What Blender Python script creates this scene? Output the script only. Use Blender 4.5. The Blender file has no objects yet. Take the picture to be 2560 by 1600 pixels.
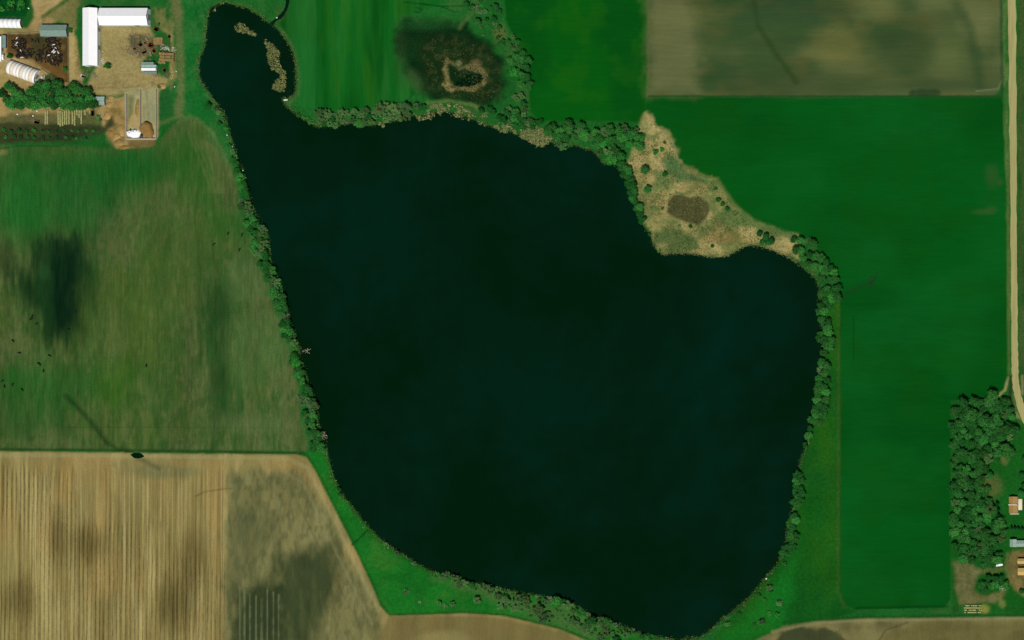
import bpy, bmesh, math, random
import numpy as np
from mathutils import Vector, Matrix
random.seed(7)
R = math.radians
scn = bpy.context.scene
COL = scn.collection

# ------------------------------------------------------------------ camera, sky, sun, exposure
S = 0.4                                   # metres on the ground for each photograph pixel (2560 wide)
CAM = Vector((1350.0, -450.0, 3000.0))    # high to the east-south-east, looking down through a shifted lens
cd = bpy.data.cameras.new('camera'); cam = bpy.data.objects.new('camera', cd); COL.objects.link(cam)
cam.location = CAM; cam.rotation_euler = (0, 0, 0)
cd.sensor_width = 36.0; cd.lens = 36.0 * CAM.z / 1024.0
cd.shift_x = -CAM.x / 1024.0; cd.shift_y = -CAM.y / 1024.0
cd.clip_start = 10.0; cd.clip_end = 30000.0
scn.camera = cam
SUN_EL, SUN_ROT = R(58), R(163)           # sun in the south-south-east
w = bpy.data.worlds.new('World'); scn.world = w; w.use_nodes = True
nt = w.node_tree; nt.nodes.clear()
sky = nt.nodes.new('ShaderNodeTexSky'); sky.sky_type = 'NISHITA'; sky.sun_disc = False
sky.sun_elevation = SUN_EL; sky.sun_rotation = SUN_ROT
bg = nt.nodes.new('ShaderNodeBackground'); bg.inputs[1].default_value = 0.055
wo = nt.nodes.new('ShaderNodeOutputWorld')
nt.links.new(sky.outputs[0], bg.inputs[0]); nt.links.new(bg.outputs[0], wo.inputs[0])
sl = bpy.data.lights.new('sun', 'SUN'); sl.energy = 4.0; sl.angle = R(0.53); sl.color = (1.0, 0.955, 0.88)
sun = bpy.data.objects.new('sun', sl); COL.objects.link(sun)
sv = Vector((math.sin(SUN_ROT)*math.cos(SUN_EL), math.cos(SUN_ROT)*math.cos(SUN_EL), math.sin(SUN_EL)))
sun.rotation_euler = sv.to_track_quat('Z', 'Y').to_euler(); sun.location = (0, 0, 400)
vs = scn.view_settings
vs.view_transform = 'Standard'; vs.look = 'None'; vs.exposure = 0.0; vs.gamma = 1.0; vs.use_curve_mapping = False
scn.render.resolution_x = 1024; scn.render.resolution_y = 640
scn.render.engine = 'CYCLES'

# ------------------------------------------------------------------ helpers
def lin(c):
    c = c / 255.0
    return c / 12.92 if c <= 0.04045 else ((c + 0.055) / 1.055) ** 2.4
KL = 1.28
def C(r, g, b):                           # a sunlit picture colour turned into a surface colour
    return np.array([min(lin(v) / KL * f, 0.8) for v, f in ((r, .95), (g, 1.06), (b, .98))], dtype=np.float32)
def G(px, py):                            # pixel of the photograph to ground metres
    return Vector(((px - 1280) * S, (800 - py) * S, 0.0))
def P(px, py, h):                         # point at height h seen at that pixel
    g = G(px, py); return g + (CAM - g) * (h / CAM.z)
def tag(o, label=None, cat=None, group=None, kind=None):
    if label: o['label'] = label
    if cat: o['category'] = cat
    if group: o['group'] = group
    if kind: o['kind'] = kind
    return o
def empty(name, loc=(0, 0, 0), rz=0.0):
    o = bpy.data.objects.new(name, None); COL.objects.link(o); o.location = loc; o.rotation_euler = (0, 0, rz)
    o.empty_display_size = 0.5
    return o
def copy_tree(o, parent=None):
    c = o.copy(); COL.objects.link(c); c.parent = parent
    for ch in list(o.children): copy_tree(ch, c)
    return c
class MB:
    def __init__(s): s.v = []; s.f = []
    def add(s, vs, fs):
        n = len(s.v); s.v += [tuple(p) for p in vs]; s.f += [tuple(i + n for i in f) for f in fs]; return s
    def box(s, x0, y0, z0, x1, y1, z1):
        return s.add([(x0,y0,z0),(x1,y0,z0),(x1,y1,z0),(x0,y1,z0),(x0,y0,z1),(x1,y0,z1),(x1,y1,z1),(x0,y1,z1)],
                     [(3,2,1,0),(4,5,6,7),(0,1,5,4),(1,2,6,5),(2,3,7,6),(3,0,4,7)])
    def tube(s, a, b, r0, r1, n=6):
        a = Vector(a); b = Vector(b); d = (b - a)
        if d.length < 1e-6: return s
        q = d.to_track_quat('Z', 'Y'); vs = []
        for p, r in ((a, r0), (b, r1)):
            for k in range(n):
                t = 2 * math.pi * k / n; vs.append(p + q @ Vector((r * math.cos(t), r * math.sin(t), 0)))
        fs = [(k, (k + 1) % n, n + (k + 1) % n, n + k) for k in range(n)]
        return s.add(vs, fs + [tuple(range(n - 1, -1, -1)), tuple(range(n, 2 * n))])
    def prism(s, prof, y0, y1):           # profile in xz swept along y
        n = len(prof)
        vs = [(x, y0, z) for x, z in prof] + [(x, y1, z) for x, z in prof]
        return s.add(vs, [(k, n + k, n + (k + 1) % n, (k + 1) % n) for k in range(n)] + [tuple(range(n)), tuple(range(2*n-1, n-1, -1))])
    def mesh(s, name, mat, smooth=False):
        me = bpy.data.meshes.new(name); me.from_pydata(s.v, [], s.f); me.update()
        bm = bmesh.new(); bm.from_mesh(me); bmesh.ops.recalc_face_normals(bm, faces=bm.faces); bm.to_mesh(me); bm.free()
        if mat: me.materials.append(mat)
        if smooth:
            for p in me.polygons: p.use_smooth = True
        return me
    def build(s, name, mat, parent=None, smooth=False):
        o = bpy.data.objects.new(name, s.mesh(name, mat, smooth)); COL.objects.link(o); o.parent = parent
        return o

# ------------------------------------------------------------------ materials
def newmat(name, rough=0.9, spec=0.1):
    m = bpy.data.materials.new(name); m.use_nodes = True
    b = m.node_tree.nodes['Principled BSDF']; b.inputs['Roughness'].default_value = rough
    b.inputs['Specular IOR Level'].default_value = spec
    return m, m.node_tree, b
def N(t, typ, **kw):
    n = t.nodes.new(typ)
    for k, v in kw.items(): setattr(n, k, v)
    return n
def mixc(t, fac, a, b, mode='MIX'):
    n = N(t, 'ShaderNodeMix', data_type='RGBA', blend_type=mode)
    for sock, val in ((n.inputs[0], fac), (n.inputs[6], a), (n.inputs[7], b)):
        if hasattr(val, 'is_output'): t.links.new(val, sock)
        elif isinstance(val, (int, float)): sock.default_value = val
        else: sock.default_value = (val[0], val[1], val[2], 1)
    return n.outputs[2]
def noise(t, vec, scale, detail=3, rough=0.6):
    n = N(t, 'ShaderNodeTexNoise'); n.inputs['Scale'].default_value = scale
    n.inputs['Detail'].default_value = detail; n.inputs['Roughness'].default_value = rough
    if vec is not None: t.links.new(vec, n.inputs['Vector'])
    return n.outputs[0]
def mapping(t, vec, scale, rz=0.0):
    n = N(t, 'ShaderNodeMapping'); n.inputs['Scale'].default_value = scale; n.inputs['Rotation'].default_value = (0, 0, rz)
    t.links.new(vec, n.inputs['Vector']); return n.outputs[0]
def rng(t, val, a, b, c, d):
    n = N(t, 'ShaderNodeMapRange'); t.links.new(val, n.inputs[0])
    for i, v in enumerate((a, b, c, d)): n.inputs[i + 1].default_value = v
    return n.outputs[0]
def plain(name, col, rough=0.8, spec=0.15, var=0.18, scale=1.2, metal=0.0, stretch=(1, 1, 1)):
    m, t, b = newmat(name, rough, spec); b.inputs['Metallic'].default_value = metal
    co = N(t, 'ShaderNodeTexCoord').outputs['Object']
    n1 = noise(t, mapping(t, co, stretch), scale, 4)
    oi = N(t, 'ShaderNodeObjectInfo').outputs['Random']
    f = rng(t, n1, 0.3, 0.7, 1 - var, 1 + var)
    c = mixc(t, 1.0, col, f, 'MULTIPLY')
    g = rng(t, oi, 0, 1, 1 - var * .6, 1 + var * .6)
    t.links.new(mixc(t, 1.0, c, g, 'MULTIPLY'), b.inputs['Base Color'])
    return m
def ground_mat(name, stretch=(1, 1, 1), scale=0.35, amt=0.22, fine=0.15, bump=0.25, stripes=False, big=0.12):
    m, t, b = newmat(name, 1.0, 0.0)
    co = N(t, 'ShaderNodeTexCoord').outputs['Object']
    at = N(t, 'ShaderNodeAttribute', attribute_name='col')
    n1 = noise(t, mapping(t, co, stretch), scale, 4, 0.65)
    n2 = noise(t, co, 0.75, 4, 0.75)
    n3 = noise(t, mapping(t, co, stretch), scale * 0.12, 3, 0.55)
    c = mixc(t, 1.0, at.outputs['Color'], rng(t, n1, 0.25, 0.75, 1 - amt, 1 + amt), 'MULTIPLY')
    c = mixc(t, 1.0, c, rng(t, n2, 0.25, 0.75, 1 - fine, 1 + fine), 'MULTIPLY')
    c = mixc(t, 1.0, c, rng(t, n3, 0.3, 0.7, 1 - big, 1 + big), 'MULTIPLY')
    if stripes:                            # drilled rows and windrows of straw running down the field
        st = N(t, 'ShaderNodeAttribute', attribute_name='stripe').outputs['Fac']
        wob = noise(t, mapping(t, co, (0.02, 0.012, 1)), 1.0, 2)
        rowv = mapping(t, co, (0.42, 0.0045, 1), R(1.2))
        ad = N(t, 'ShaderNodeVectorMath', operation='ADD'); t.links.new(rowv, ad.inputs[0])
        cx = N(t, 'ShaderNodeCombineXYZ'); t.links.new(rng(t, wob, 0, 1, 0, 0.6), cx.inputs[0]); t.links.new(cx.outputs[0], ad.inputs[1])
        r1 = noise(t, ad.outputs[0], 1.0, 2, 0.6)
        sx = N(t, 'ShaderNodeSeparateXYZ'); t.links.new(mapping(t, co, (1, 1, 1), R(1.0)), sx.inputs[0])
        wv = N(t, 'ShaderNodeMath', operation='MULTIPLY_ADD'); t.links.new(sx.outputs[0], wv.inputs[0]); wv.inputs[1].default_value = 2 * math.pi / 4.3
        t.links.new(rng(t, noise(t, mapping(t, co, (0.05, 0.02, 1)), 1.0, 2), 0, 1, 0, 5.0), wv.inputs[2])
        sn = N(t, 'ShaderNodeMath', operation='SINE'); t.links.new(wv.outputs[0], sn.inputs[0])
        rows = rng(t, sn.outputs[0], -1.0, -0.1, 0.50, 1.14)
        brk = noise(t, mapping(t, co, (0.8, 0.16, 1)), 1.0, 3, .7)
        rows = mixc(t, rng(t, brk, 0.38, 0.58, 0.25, 1.0), (1, 1, 1), rows)
        c1 = mixc(t, 1.0, c, rng(t, r1, 0.38, 0.62, 0.74, 1.20), 'MULTIPLY')
        c2 = mixc(t, 1.0, c1, rows, 'MULTIPLY')
        c = mixc(t, rng(t, st, 0, .5, 0, 1), c, mixc(t, rng(t, st, .25, 1, 0, 1), c1, c2))
    t.links.new(c, b.inputs['Base Color'])
    bp = N(t, 'ShaderNodeBump'); bp.inputs['Strength'].default_value = bump; bp.inputs['Distance'].default_value = 0.5
    t.links.new(n1, bp.inputs['Height']); t.links.new(bp.outputs[0], b.inputs['Normal'])
    return m
M = {}
M['grass'] = ground_mat('rough_grass', (1, 1, 1), 0.30, 0.26, 0.26, 0.35)
M['crop_h'] = ground_mat('crop_rows_east_west', (0.14, 1.0, 1), 0.34, 0.08, 0.11, 0.12, big=0.06)
M['crop_v'] = ground_mat('crop_rows_north_south', (1.0, 0.12, 1), 0.34, 0.12, 0.13, 0.15)
M['pasture'] = ground_mat('grazed_pasture', (1.0, 0.11, 1), 0.40, 0.26, 0.26, 0.25, big=0.14)
M['plough'] = ground_mat('stubble_field', (1.0, 0.2, 1), 0.5, 0.10, 0.20, 0.25, stripes=True)
M['fallow'] = ground_mat('fallow_soil', (0.12, 1.0, 1), 0.32, 0.09, 0.13, 0.15)
M['dirt'] = ground_mat('trodden_dirt', (1, 1, 1), 0.22, 0.16, 0.22, 0.35)
M['marsh'] = ground_mat('marsh_bed', (1, 1, 1), 0.55, 0.34, 0.38, 0.4)
M['sandy'] = ground_mat('dry_grass_point', (1, 1, 1), 0.40, 0.28, 0.36, 0.4)

# ------------------------------------------------------------------ terrain grid (painted in photograph pixels)
step = 1.25 / S
fx = np.arange(-110, 2560 + 110 + step, step); fy = np.arange(-110, 1600 + 110 + step, step)
ring = np.array([260, 600, 1400, 3000, 7000, 16000.0])
PX = np.concatenate([-110 - ring[::-1], fx, fx[-1] + ring]).astype(np.float32)
PY = np.concatenate([-110 - ring[::-1], fy, fy[-1] + ring]).astype(np.float32)
nx, ny = len(PX), len(PY)
col = np.zeros((ny, nx, 3), np.float32)
stripe = np.zeros((ny, nx), np.float32)
_T = np.random.RandomState(3).rand(16, 256, 256).astype(np.float32)
def vn(x, y, sx, sy, k=0):
    x = x / sx; y = y / sy
    xi = np.floor(x).astype(np.int64); yi = np.floor(y).astype(np.int64)
    u = (x - xi).astype(np.float32); v = (y - yi).astype(np.float32)
    u = u * u * (3 - 2 * u); v = v * v * (3 - 2 * v)
    T = _T[k % 16]; x0 = xi & 255; x1 = (xi + 1) & 255; y0 = yi & 255; y1 = (yi + 1) & 255
    return (T[y0, x0] * (1 - u) + T[y0, x1] * u) * (1 - v) + (T[y1, x0] * (1 - u) + T[y1, x1] * u) * v
def fbm(x, y, sx, sy, k=0, o=3):
    s = 0; a = 1; tot = 0
    for i in range(o):
        s = s + a * vn(x + 37.3 * i, y + 91.7 * i, sx, sy, k + i); tot += a; a *= 0.55; sx /= 2; sy /= 2
    return s / tot
def window(x0, y0, x1, y1):
    return (slice(max(0, np.searchsorted(PY, y0) - 1), np.searchsorted(PY, y1) + 1),
            slice(max(0, np.searchsorted(PX, x0) - 1), np.searchsorted(PX, x1) + 1))
def sm(a, b, v):
    t = np.clip((v - a) / (b - a), 0, 1); return t * t * (3 - 2 * t)
def sdf(poly, X, Y):                      # positive outside, in pixels
    d = np.full(X.shape, 1e12, np.float32); ins = np.zeros(X.shape, bool); n = len(poly)
    for i in range(n):
        x1, y1 = poly[i]; x2, y2 = poly[(i + 1) % n]; dx, dy = x2 - x1, y2 - y1
        L = dx * dx + dy * dy + 1e-9
        t = np.clip(((X - x1) * dx + (Y - y1) * dy) / L, 0, 1)
        d = np.minimum(d, (X - x1 - t * dx) ** 2 + (Y - y1 - t * dy) ** 2)
        if dy != 0:
            c = (y1 > Y) != (y2 > Y); ins ^= c & (X < dx * (Y - y1) / dy + x1)
    d = np.sqrt(d); return np.where(ins, -d, d)
def put(sl, m, c, alpha):
    m = (m * alpha)[..., None]; col[sl] = col[sl] * (1 - m) + np.asarray(c, np.float32) * m
def fill(poly, c, soft=4, amp=0, ns=30, alpha=1.0, k=0, var=None):
    xs = [p[0] for p in poly]; ys = [p[1] for p in poly]; pad = soft + amp + 4
    sl = window(min(xs) - pad, min(ys) - pad, max(xs) + pad, max(ys) + pad)
    X, Y = np.meshgrid(PX[sl[1]], PY[sl[0]]); d = sdf(poly, X, Y)
    nsx, nsy = ns if isinstance(ns, tuple) else (ns, ns)
    if amp: d = d + (fbm(X, Y, nsx, nsy, k, 4) - 0.5) * 2 * amp
    m = 1 - sm(-soft, soft, d)
    put(sl, m, c, alpha)
    if var:                                # patchy second colours: (colour, strength, size x, size y, threshold)
        for j, (c2, a2, sx, sy, th) in enumerate(var):
            n = sm(th - 0.13, th + 0.13, fbm(X, Y, sx, sy, k + 3 + 2 * j)); put(sl, m * n, c2, a2)
    return sl, m
def blob(cx, cy, rx, ry, c, alpha=0.8, soft=0.5, amp=0.25, rot=0, ns=None, k=1):
    r = max(rx, ry) * (1 + soft + amp) + 6; sl = window(cx - r, cy - r, cx + r, cy + r)
    X, Y = np.meshgrid(PX[sl[1]] - cx, PY[sl[0]] - cy); a = R(rot); ca, sa = math.cos(a), math.sin(a)
    U = X * ca + Y * sa; V = -X * sa + Y * ca
    d = np.sqrt((U / rx) ** 2 + (V / ry) ** 2) + (fbm(X + cx, Y + cy, ns[0] if ns else rx * .7, ns[1] if ns else ry * .7, k, 4) - .5) * 2 * amp
    put(sl, 1 - sm(1 - soft, 1 + soft, d), c, alpha)
def stroke(pts, wd, c, alpha=0.8, soft=2, amp=0, k=2):
    xs = [p[0] for p in pts]; ys = [p[1] for p in pts]; pad = wd + soft + amp + 4
    sl = window(min(xs) - pad, min(ys) - pad, max(xs) + pad, max(ys) + pad)
    X, Y = np.meshgrid(PX[sl[1]], PY[sl[0]]); d = np.full(X.shape, 1e9, np.float32)
    for (x1, y1), (x2, y2) in zip(pts, pts[1:]):
        dx, dy = x2 - x1, y2 - y1; L = dx * dx + dy * dy + 1e-9
        t = np.clip(((X - x1) * dx + (Y - y1) * dy) / L, 0, 1)
        d = np.minimum(d, np.sqrt((X - x1 - t * dx) ** 2 + (Y - y1 - t * dy) ** 2))
    if amp: d = d + (fbm(X, Y, 16, 16, k) - .5) * 2 * amp
    put(sl, 1 - sm(wd / 2 - soft, wd / 2 + soft, d), c, alpha)

LAKE = [(525,22),(538,13),(551,9),(567,8),(587,14),(615,19),(630,28),(650,42),(670,58),(680,63),(692,73),(706,91),(718,107),(728,127),(734,145),(737,175),(738,200),(736,226),(732,240),(718,243),(703,246),(710,260),(726,276),(747,292),(775,307),(791,318),(817,316),(839,319),(859,309),(888,309),(918,316),(936,314),(955,308),(985,303),(1017,293),(1033,289),(1050,292),(1077,282),(1107,279),(1136,283),(1149,287),(1171,296),(1187,302),(1213,313),(1248,322),(1288,334),(1312,347),(1354,362),(1381,356),(1397,368),(1418,370),(1437,362),(1455,372),(1477,374),(1492,388),(1502,404),(1518,413),(1534,405),(1547,423),(1565,446),(1572,478),(1584,500),(1594,532),(1605,562),(1623,585),(1631,608),(1643,628),(1657,637),(1687,633),(1729,634),(1758,639),(1794,644),(1818,641),(1838,629),(1858,619),(1875,614),(1901,616),(1927,624),(1949,634),(1973,646),(1994,658),(2014,676),(2034,694),(2046,718),(2046,740),(2046,765),(2050,800),(2054,850),(2054,895),(2048,935),(2044,976),(2040,1016),(2028,1055),(2018,1096),(2010,1122),(1998,1152),(1995,1177),(1990,1195),(1986,1220),(1982,1262),(1974,1290),(1970,1314),(1960,1365),(1948,1400),(1916,1441),(1885,1476),(1864,1498),(1840,1520),(1798,1552),(1775,1575),(1752,1590),(1700,1597),(1633,1590),(1600,1580),(1575,1570),(1543,1560),(1504,1547),(1477,1539),(1448,1515),(1411,1502),(1372,1492),(1309,1482),(1252,1469),(1210,1459),(1180,1456),(1162,1449),(1124,1437),(1080,1428),(1048,1411),(1013,1388),(981,1370),(946,1341),(926,1321),(903,1295),(882,1265),(862,1245),(846,1215),(832,1184),(822,1150),(815,1112),(807,1085),(797,1056),(793,1019),(782,982),(772,956),(764,929),(755,903),(750,874),(742,850),(731,818),(720,784),(712,751),(703,711),(688,673),(679,656),(674,621),(672,590),(664,570),(648,548),(638,528),(624,497),(615,454),(607,422),(594,393),(588,372),(579,343),(570,316),(562,285),(543,258),(533,240),(506,208),(499,190),(497,169),(501,143),(512,119),(515,87),(518,67),(518,50)]
EAST = [(1620,243),(2512,243),(2516,500),(2519,700),(2519,950),(2505,985),(2470,995),(2378,1002),(2376,1500),(2360,1518),(2140,1524),(2108,1512),(2099,1480),(2099,1090),(2099,760),(2102,735),(2090,690),(2060,640),(2030,600),(1990,580),(1900,560),(1850,530),(1828,500),(1812,470),(1790,448),(1745,432),(1715,425),(1700,405),(1690,380),(1680,345),(1655,325),(1630,305),(1612,285),(1614,260)]
MIDN = [(1255,-110),(1618,-110),(1616,243),(1612,296),(1590,303),(1350,303),(1325,280),(1322,200),(1318,150),(1290,100),(1265,50)]
HAY = [(740,-110),(1120,-110),(1100,10),(1000,40),(985,110),(1010,180),(1040,235),(990,262),(900,272),(800,280),(755,268),(742,230),(745,170),(730,100),(695,60),(722,20)]
PAST = [(-110,362),(200,365),(390,368),(440,300),(480,290),(535,330),(565,400),(590,460),(600,520),(620,590),(650,660),(680,740),(705,830),(720,880),(745,960),(750,1060),(770,1120),(765,1128),(-110,1122)]
SW = [(-110,1128),(740,1137),(765,1145),(785,1175),(900,1400),(950,1515),(968,1535),(1000,1540),(1160,1533),(1260,1540),(1400,1573),(1485,1610),(1560,1710),(-110,1710)]
SOUTH = [(1850,1720),(1880,1606),(1960,1566),(2040,1554),(2150,1548),(2760,1541),(2760,1720)]
FALL = [(1619,-110),(2512,-110),(2508,150),(2506,205),(2496,228),(2480,239),(1622,239)]
MEAD = [(2100,735),(2099,1090),(2099,1480),(2106,1512),(2140,1530),(2040,1552),(1960,1562),(1880,1600),(1780,1600),(1860,1505),(1930,1430),(1960,1380),(1990,1290),(2000,1180),(2020,1100),(2060,900),(2060,800)]
BANK = [(765,1128),(815,1130),(850,1230),(900,1300),(1000,1390),(1160,1455),(1400,1505),(1560,1570),(1620,1600),(1485,1604),(1400,1568),(1260,1534),(1160,1528),(975,1535),(955,1510),(905,1400),(790,1175)]
POINT = [(1595,330),(1610,300),(1618,285),(1640,310),(1665,330),(1680,350),(1692,390),(1706,412),(1735,430),(1785,450),(1808,478),(1825,505),(1850,535),(1900,562),(1990,590),(2000,640),(1960,640),(1900,612),(1860,616),(1820,638),(1770,640),(1660,636),(1630,600),(1600,540),(1580,480),(1562,430),(1580,380)]
MARSH = [(985,75),(1020,50),(1090,55),(1160,70),(1210,100),(1250,140),(1258,190),(1255,240),(1220,262),(1150,255),(1090,250),(1055,225),(1020,180),(990,130)]
YARD = [(65,-110),(170,-110),(165,20),(130,60),(190,90),(205,190),(200,250),(260,252),(370,225),(425,205),(430,60),(385,20),(400,70),(430,90),(440,190),(420,220),(395,230),(395,340),(380,365),(290,372),(265,350),(250,300),(230,285),(0,330),(-110,330),(-110,70),(20,72),(70,72),(85,40)]

X0, Y0 = np.meshgrid(PX, PY)
# grassland everywhere first, with broad patches of dry and lush growth
col[:] = C(30, 92, 36)
n0 = fbm(X0, Y0, 220, 220, 5)[..., None]; col = col * (0.8 + 0.4 * n0)
n0 = sm(.5, .75, fbm(X0, Y0, 60, 60, 9))[..., None]; col = col * (1 - .35 * n0) + C(70, 100, 50) * .35 * n0
lk = sdf(LAKE, X0, Y0)
# fields ------------------------------------------------------------------
fill(EAST, C(8, 82, 24), 2.5, 1.5, 30, var=[(C(8, 70, 18), .6, 300, 220, .52), (C(14, 90, 32), .5, 180, 150, .58), (C(16, 74, 14), .35, 120, 90, .62)])
for b in ((2480, 440, 16, 26), (2500, 455, 9, 9), (2478, 525, 14, 10), (2455, 530, 22, 7)): blob(*b, C(52, 84, 40), .55, .6)
for q in ([(2100, 742), (2145, 720), (2178, 704)], [(2178, 706), (2188, 692), (2192, 680)], [(2170, 706), (2184, 704), (2190, 696)], [(2176, 712), (2186, 714)], [(2172, 700), (2180, 690)]): stroke(q, 5, C(28, 56, 34), .75, 3, 3)
stroke([(2101, 750), (2100, 1090), (2100, 1490)], 4, C(20, 62, 14), .7, 2)
stroke([(2134, 790), (2134, 900)], 2.5, C(6, 58, 14), .6, 2)
stroke([(2140, 1520), (2370, 1516)], 5, C(8, 52, 18), .7, 3)
fill(MIDN, C(10, 84, 18), 4, 3, 30, var=[(C(8, 70, 20), .6, 120, 160, .52), (C(30, 92, 16), .4, 50, 60, .66)])
fill(HAY, C(18, 92, 28), 6, 5, 30, var=[(C(12, 74, 18), .8, 34, 420, .5), (C(40, 104, 42), .6, 26, 300, .58), (C(44, 98, 22), .45, 40, 200, .66)])
fill([(742,90),(800,110),(790,270),(745,262)], C(26, 100, 40), 18, 8, alpha=.6)
fill(FALL, C(76, 88, 52), 3, 2, 40, var=[(C(104, 106, 66), .6, 240, 130, .56), (C(50, 74, 42), .85, 240, 90, .48), (C(92, 88, 48), .5, 100, 60, .6)])
fill([(1622,-20),(1720,-20),(1750,120),(1740,225),(1625,232)], C(112, 110, 72), 30, 20, alpha=.7)
blob(2100, 115, 70, 45, C(116, 110, 62), .6, .6); blob(2190, 20, 60, 30, C(112, 110, 66), .6, .6); blob(2370, 150, 40, 50, C(100, 106, 62), .6, .6); blob(2440, 60, 40, 60, C(108, 108, 68), .6, .6, rot=-20)
blob(1990, 25, 130, 35, C(50, 72, 44), .7, .6); blob(2270, 110, 60, 60, C(56, 72, 42), .6, .6); blob(2000, 215, 190, 26, C(62, 74, 44), .7, .5); blob(2350, 215, 100, 16, C(58, 72, 44), .6, .5)
stroke([(1885, 0), (1893, 60), (1915, 95), (1940, 135), (1965, 170), (1990, 205)], 13, C(48, 66, 34), .75, 7, 3)
stroke([(2390, 10), (2420, 60), (2440, 140), (2450, 210)], 26, C(52, 74, 44), .6, 12, 6)
stroke([(1622, 240), (2500, 240)], 4, C(40, 62, 34), .85, 2, 1.5); stroke([(2280, 232), (2345, 232)], 16, C(38, 58, 34), .8, 5, 3); stroke([(2440, 228), (2495, 222), (2505, 200), (2504, 150)], 3, C(120, 125, 90), .6, 2)
stroke([(1621, -50), (1621, 235)], 5, C(92, 92, 62), .6, 3)
fill(PAST, C(72, 92, 48), 5, 5, 40, var=[(C(42, 82, 36), .6, 70, 180, .52), (C(94, 100, 60), .65, 40, 120, .52), (C(70, 88, 32), .5, 90, 120, .6), (C(94, 100, 60), .5, 24, 90, .62), (C(44, 74, 32), .5, 14, 36, .6), (C(100, 102, 60), .4, 9, 22, .64), (C(52, 84, 38), .5, 8, 14, .6)])
fill([(-20,365),(390,368),(430,420),(300,520),(240,560),(200,580),(-20,600)], C(24, 88, 34), 60, 30, 80, alpha=.75)
blob(60, 520, 60, 90, C(26, 98, 36), .6, .6); blob(300, 430, 130, 40, C(22, 86, 30), .6, .6)
blob(480, 420, 60, 90, C(36, 88, 26), .7, .6, rot=-25); blob(560, 560, 50, 40, C(36, 88, 30), .6, .6)
for i in range(7):
    o = i * 13
    stroke([(470 + o*.9, 330 + o*.5), (500 + o, 400), (530 + o*.6, 480)], 5, C(96, 104, 58), .5, 4, 3)
V_ = (13, 60)
fill([(100,610),(130,588),(175,590),(200,615),(216,680),(222,760),(212,820),(190,850),(150,856),(118,846),(112,810),(84,775),(45,735),(28,690),(40,660),(62,662),(82,690),(92,660)], C(8, 38, 24), 26, 40, (14, 80), alpha=.92, k=4)
fill([(60,600),(230,580),(240,850),(110,870),(20,740)], C(30, 60, 26), 44, 50, (12, 90), alpha=.5, k=6)
fill([(150,620),(190,630),(200,720),(195,810),(140,830),(130,760),(140,690)], C(4, 30, 20), 30, 30, (12, 60), alpha=.8, k=9)
for q in ((108,678,14,22,C(40,76,38),.5,-20),(12,640,26,40,C(48,58,32),.6,0),
          (540,770,38,70,C(26,60,26),.7,0),(545,930,26,130,C(34,68,30),.6,0),(510,650,30,90,C(42,76,34),.5,0),(560,850,12,120,C(34,66,30),.5,0),(500,800,7,170,C(44,72,32),.5,0),(330,790,120,110,C(76,96,40),.5,0),(620,700,50,60,C(84,106,60),.55,0),(640,870,70,90,C(84,108,58),.5,0),(300,960,55,65,C(44,88,22),.65,0),(90,970,120,70,C(26,88,30),.7,0),(60,1050,120,40,C(44,86,36),.5,0),(640,1060,90,25,C(92,104,62),.5,0),(420,620,90,120,C(60,86,34),.5,0)):
    blob(*q[:6], .65, .45, q[6], V_, 4)
stroke([(165, 990), (200, 1025), (235, 1065), (265, 1105), (290, 1122), (330, 1135)], 12, C(28, 58, 24), .75, 6, 2)
stroke([(160, 1068), (700, 1070)], 2, C(46, 72, 34), .5, 1.5)
stroke([(-50, 1123), (300, 1126), (760, 1133)], 7, C(30, 62, 26), .85, 4, 1.5)
sl, m = fill(SW, C(145, 127, 80), 3, 2, 40, var=[(C(168, 147, 98), .65, 14, 260, .56), (C(128, 108, 64), .55, 22, 160, .55), (C(160, 128, 78), .5, 60, 120, .58)])
X, Y = np.meshgrid(PX[sl[1]], PY[sl[0]])
rowk = .42 + .75 * sm(.42, .62, fbm(X, Y, 130, 170, 11)) + .5 * sm(1380, 1520, Y)
stripe[sl] = np.maximum(stripe[sl], np.clip(rowk, 0, 1) * m * (1 - sm(562, 570, X + (Y - 1400) * .03)) * sm(1150, 1200, Y + 30 * (vn(X, Y, 18, 60, 2) - .5)))
fill([(568,1190),(600,1170),(760,1190),(830,1290),(900,1430),(960,1540),(940,1610),(560,1610)], C(112, 108, 70), 16, 22, (16, 60), alpha=.8, var=[(C(84, 88, 58), .45, 14, 36, .54), (C(136, 126, 84), .6, 24, 60, .57), (C(64, 72, 44), .4, 7, 20, .6)])
fill([(690,1400),(760,1370),(825,1370),(840,1440),(800,1540),(780,1620),(590,1620),(600,1480),(640,1465),(690,1450)], C(50, 62, 38), 26, 24, (20, 40), alpha=.88, var=[(C(84, 90, 56), .45, 14, 50, .55)])
fill([(570,1260),(640,1270),(690,1330),(640,1440),(570,1480)], C(84, 88, 58), 24, 18, (14, 40), alpha=.45)
fill([(600,1500),(640,1478),(700,1468),(702,1610),(588,1610)], C(48, 58, 36), 18, 18, 16, alpha=.75)
for i, x in enumerate((600, 611, 625, 640, 654, 668, 683, 697)):
    stroke([(x, 1620), (x, 1468 + (i * 37) % 30)], 3.0, C(132, 132, 96), .5, 1.8, 1.6, k=i)
for b in ((215, 1360, 45, 45), (45, 1500, 42, 55), (440, 1510, 45, 60), (480, 1400, 30, 70), (140, 1345, 18, 60)): blob(*b, C(94, 80, 46), .75, .75, .55, 0, (9, 90), 6)
blob(350, 1165, 60, 24, C(116, 106, 70), .5, .8, .4); blob(420, 1180, 70, 16, C(104, 104, 72), .6, .6); stroke([(345, 1142), (375, 1160), (400, 1172)], 12, C(92, 88, 58), .7, 6, 3)
stroke([(-50, 1137), (300, 1140), (720, 1146), (770, 1170), (860, 1350), (945, 1525)], 9, C(158, 146, 102), .55, 5, 3)
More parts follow.
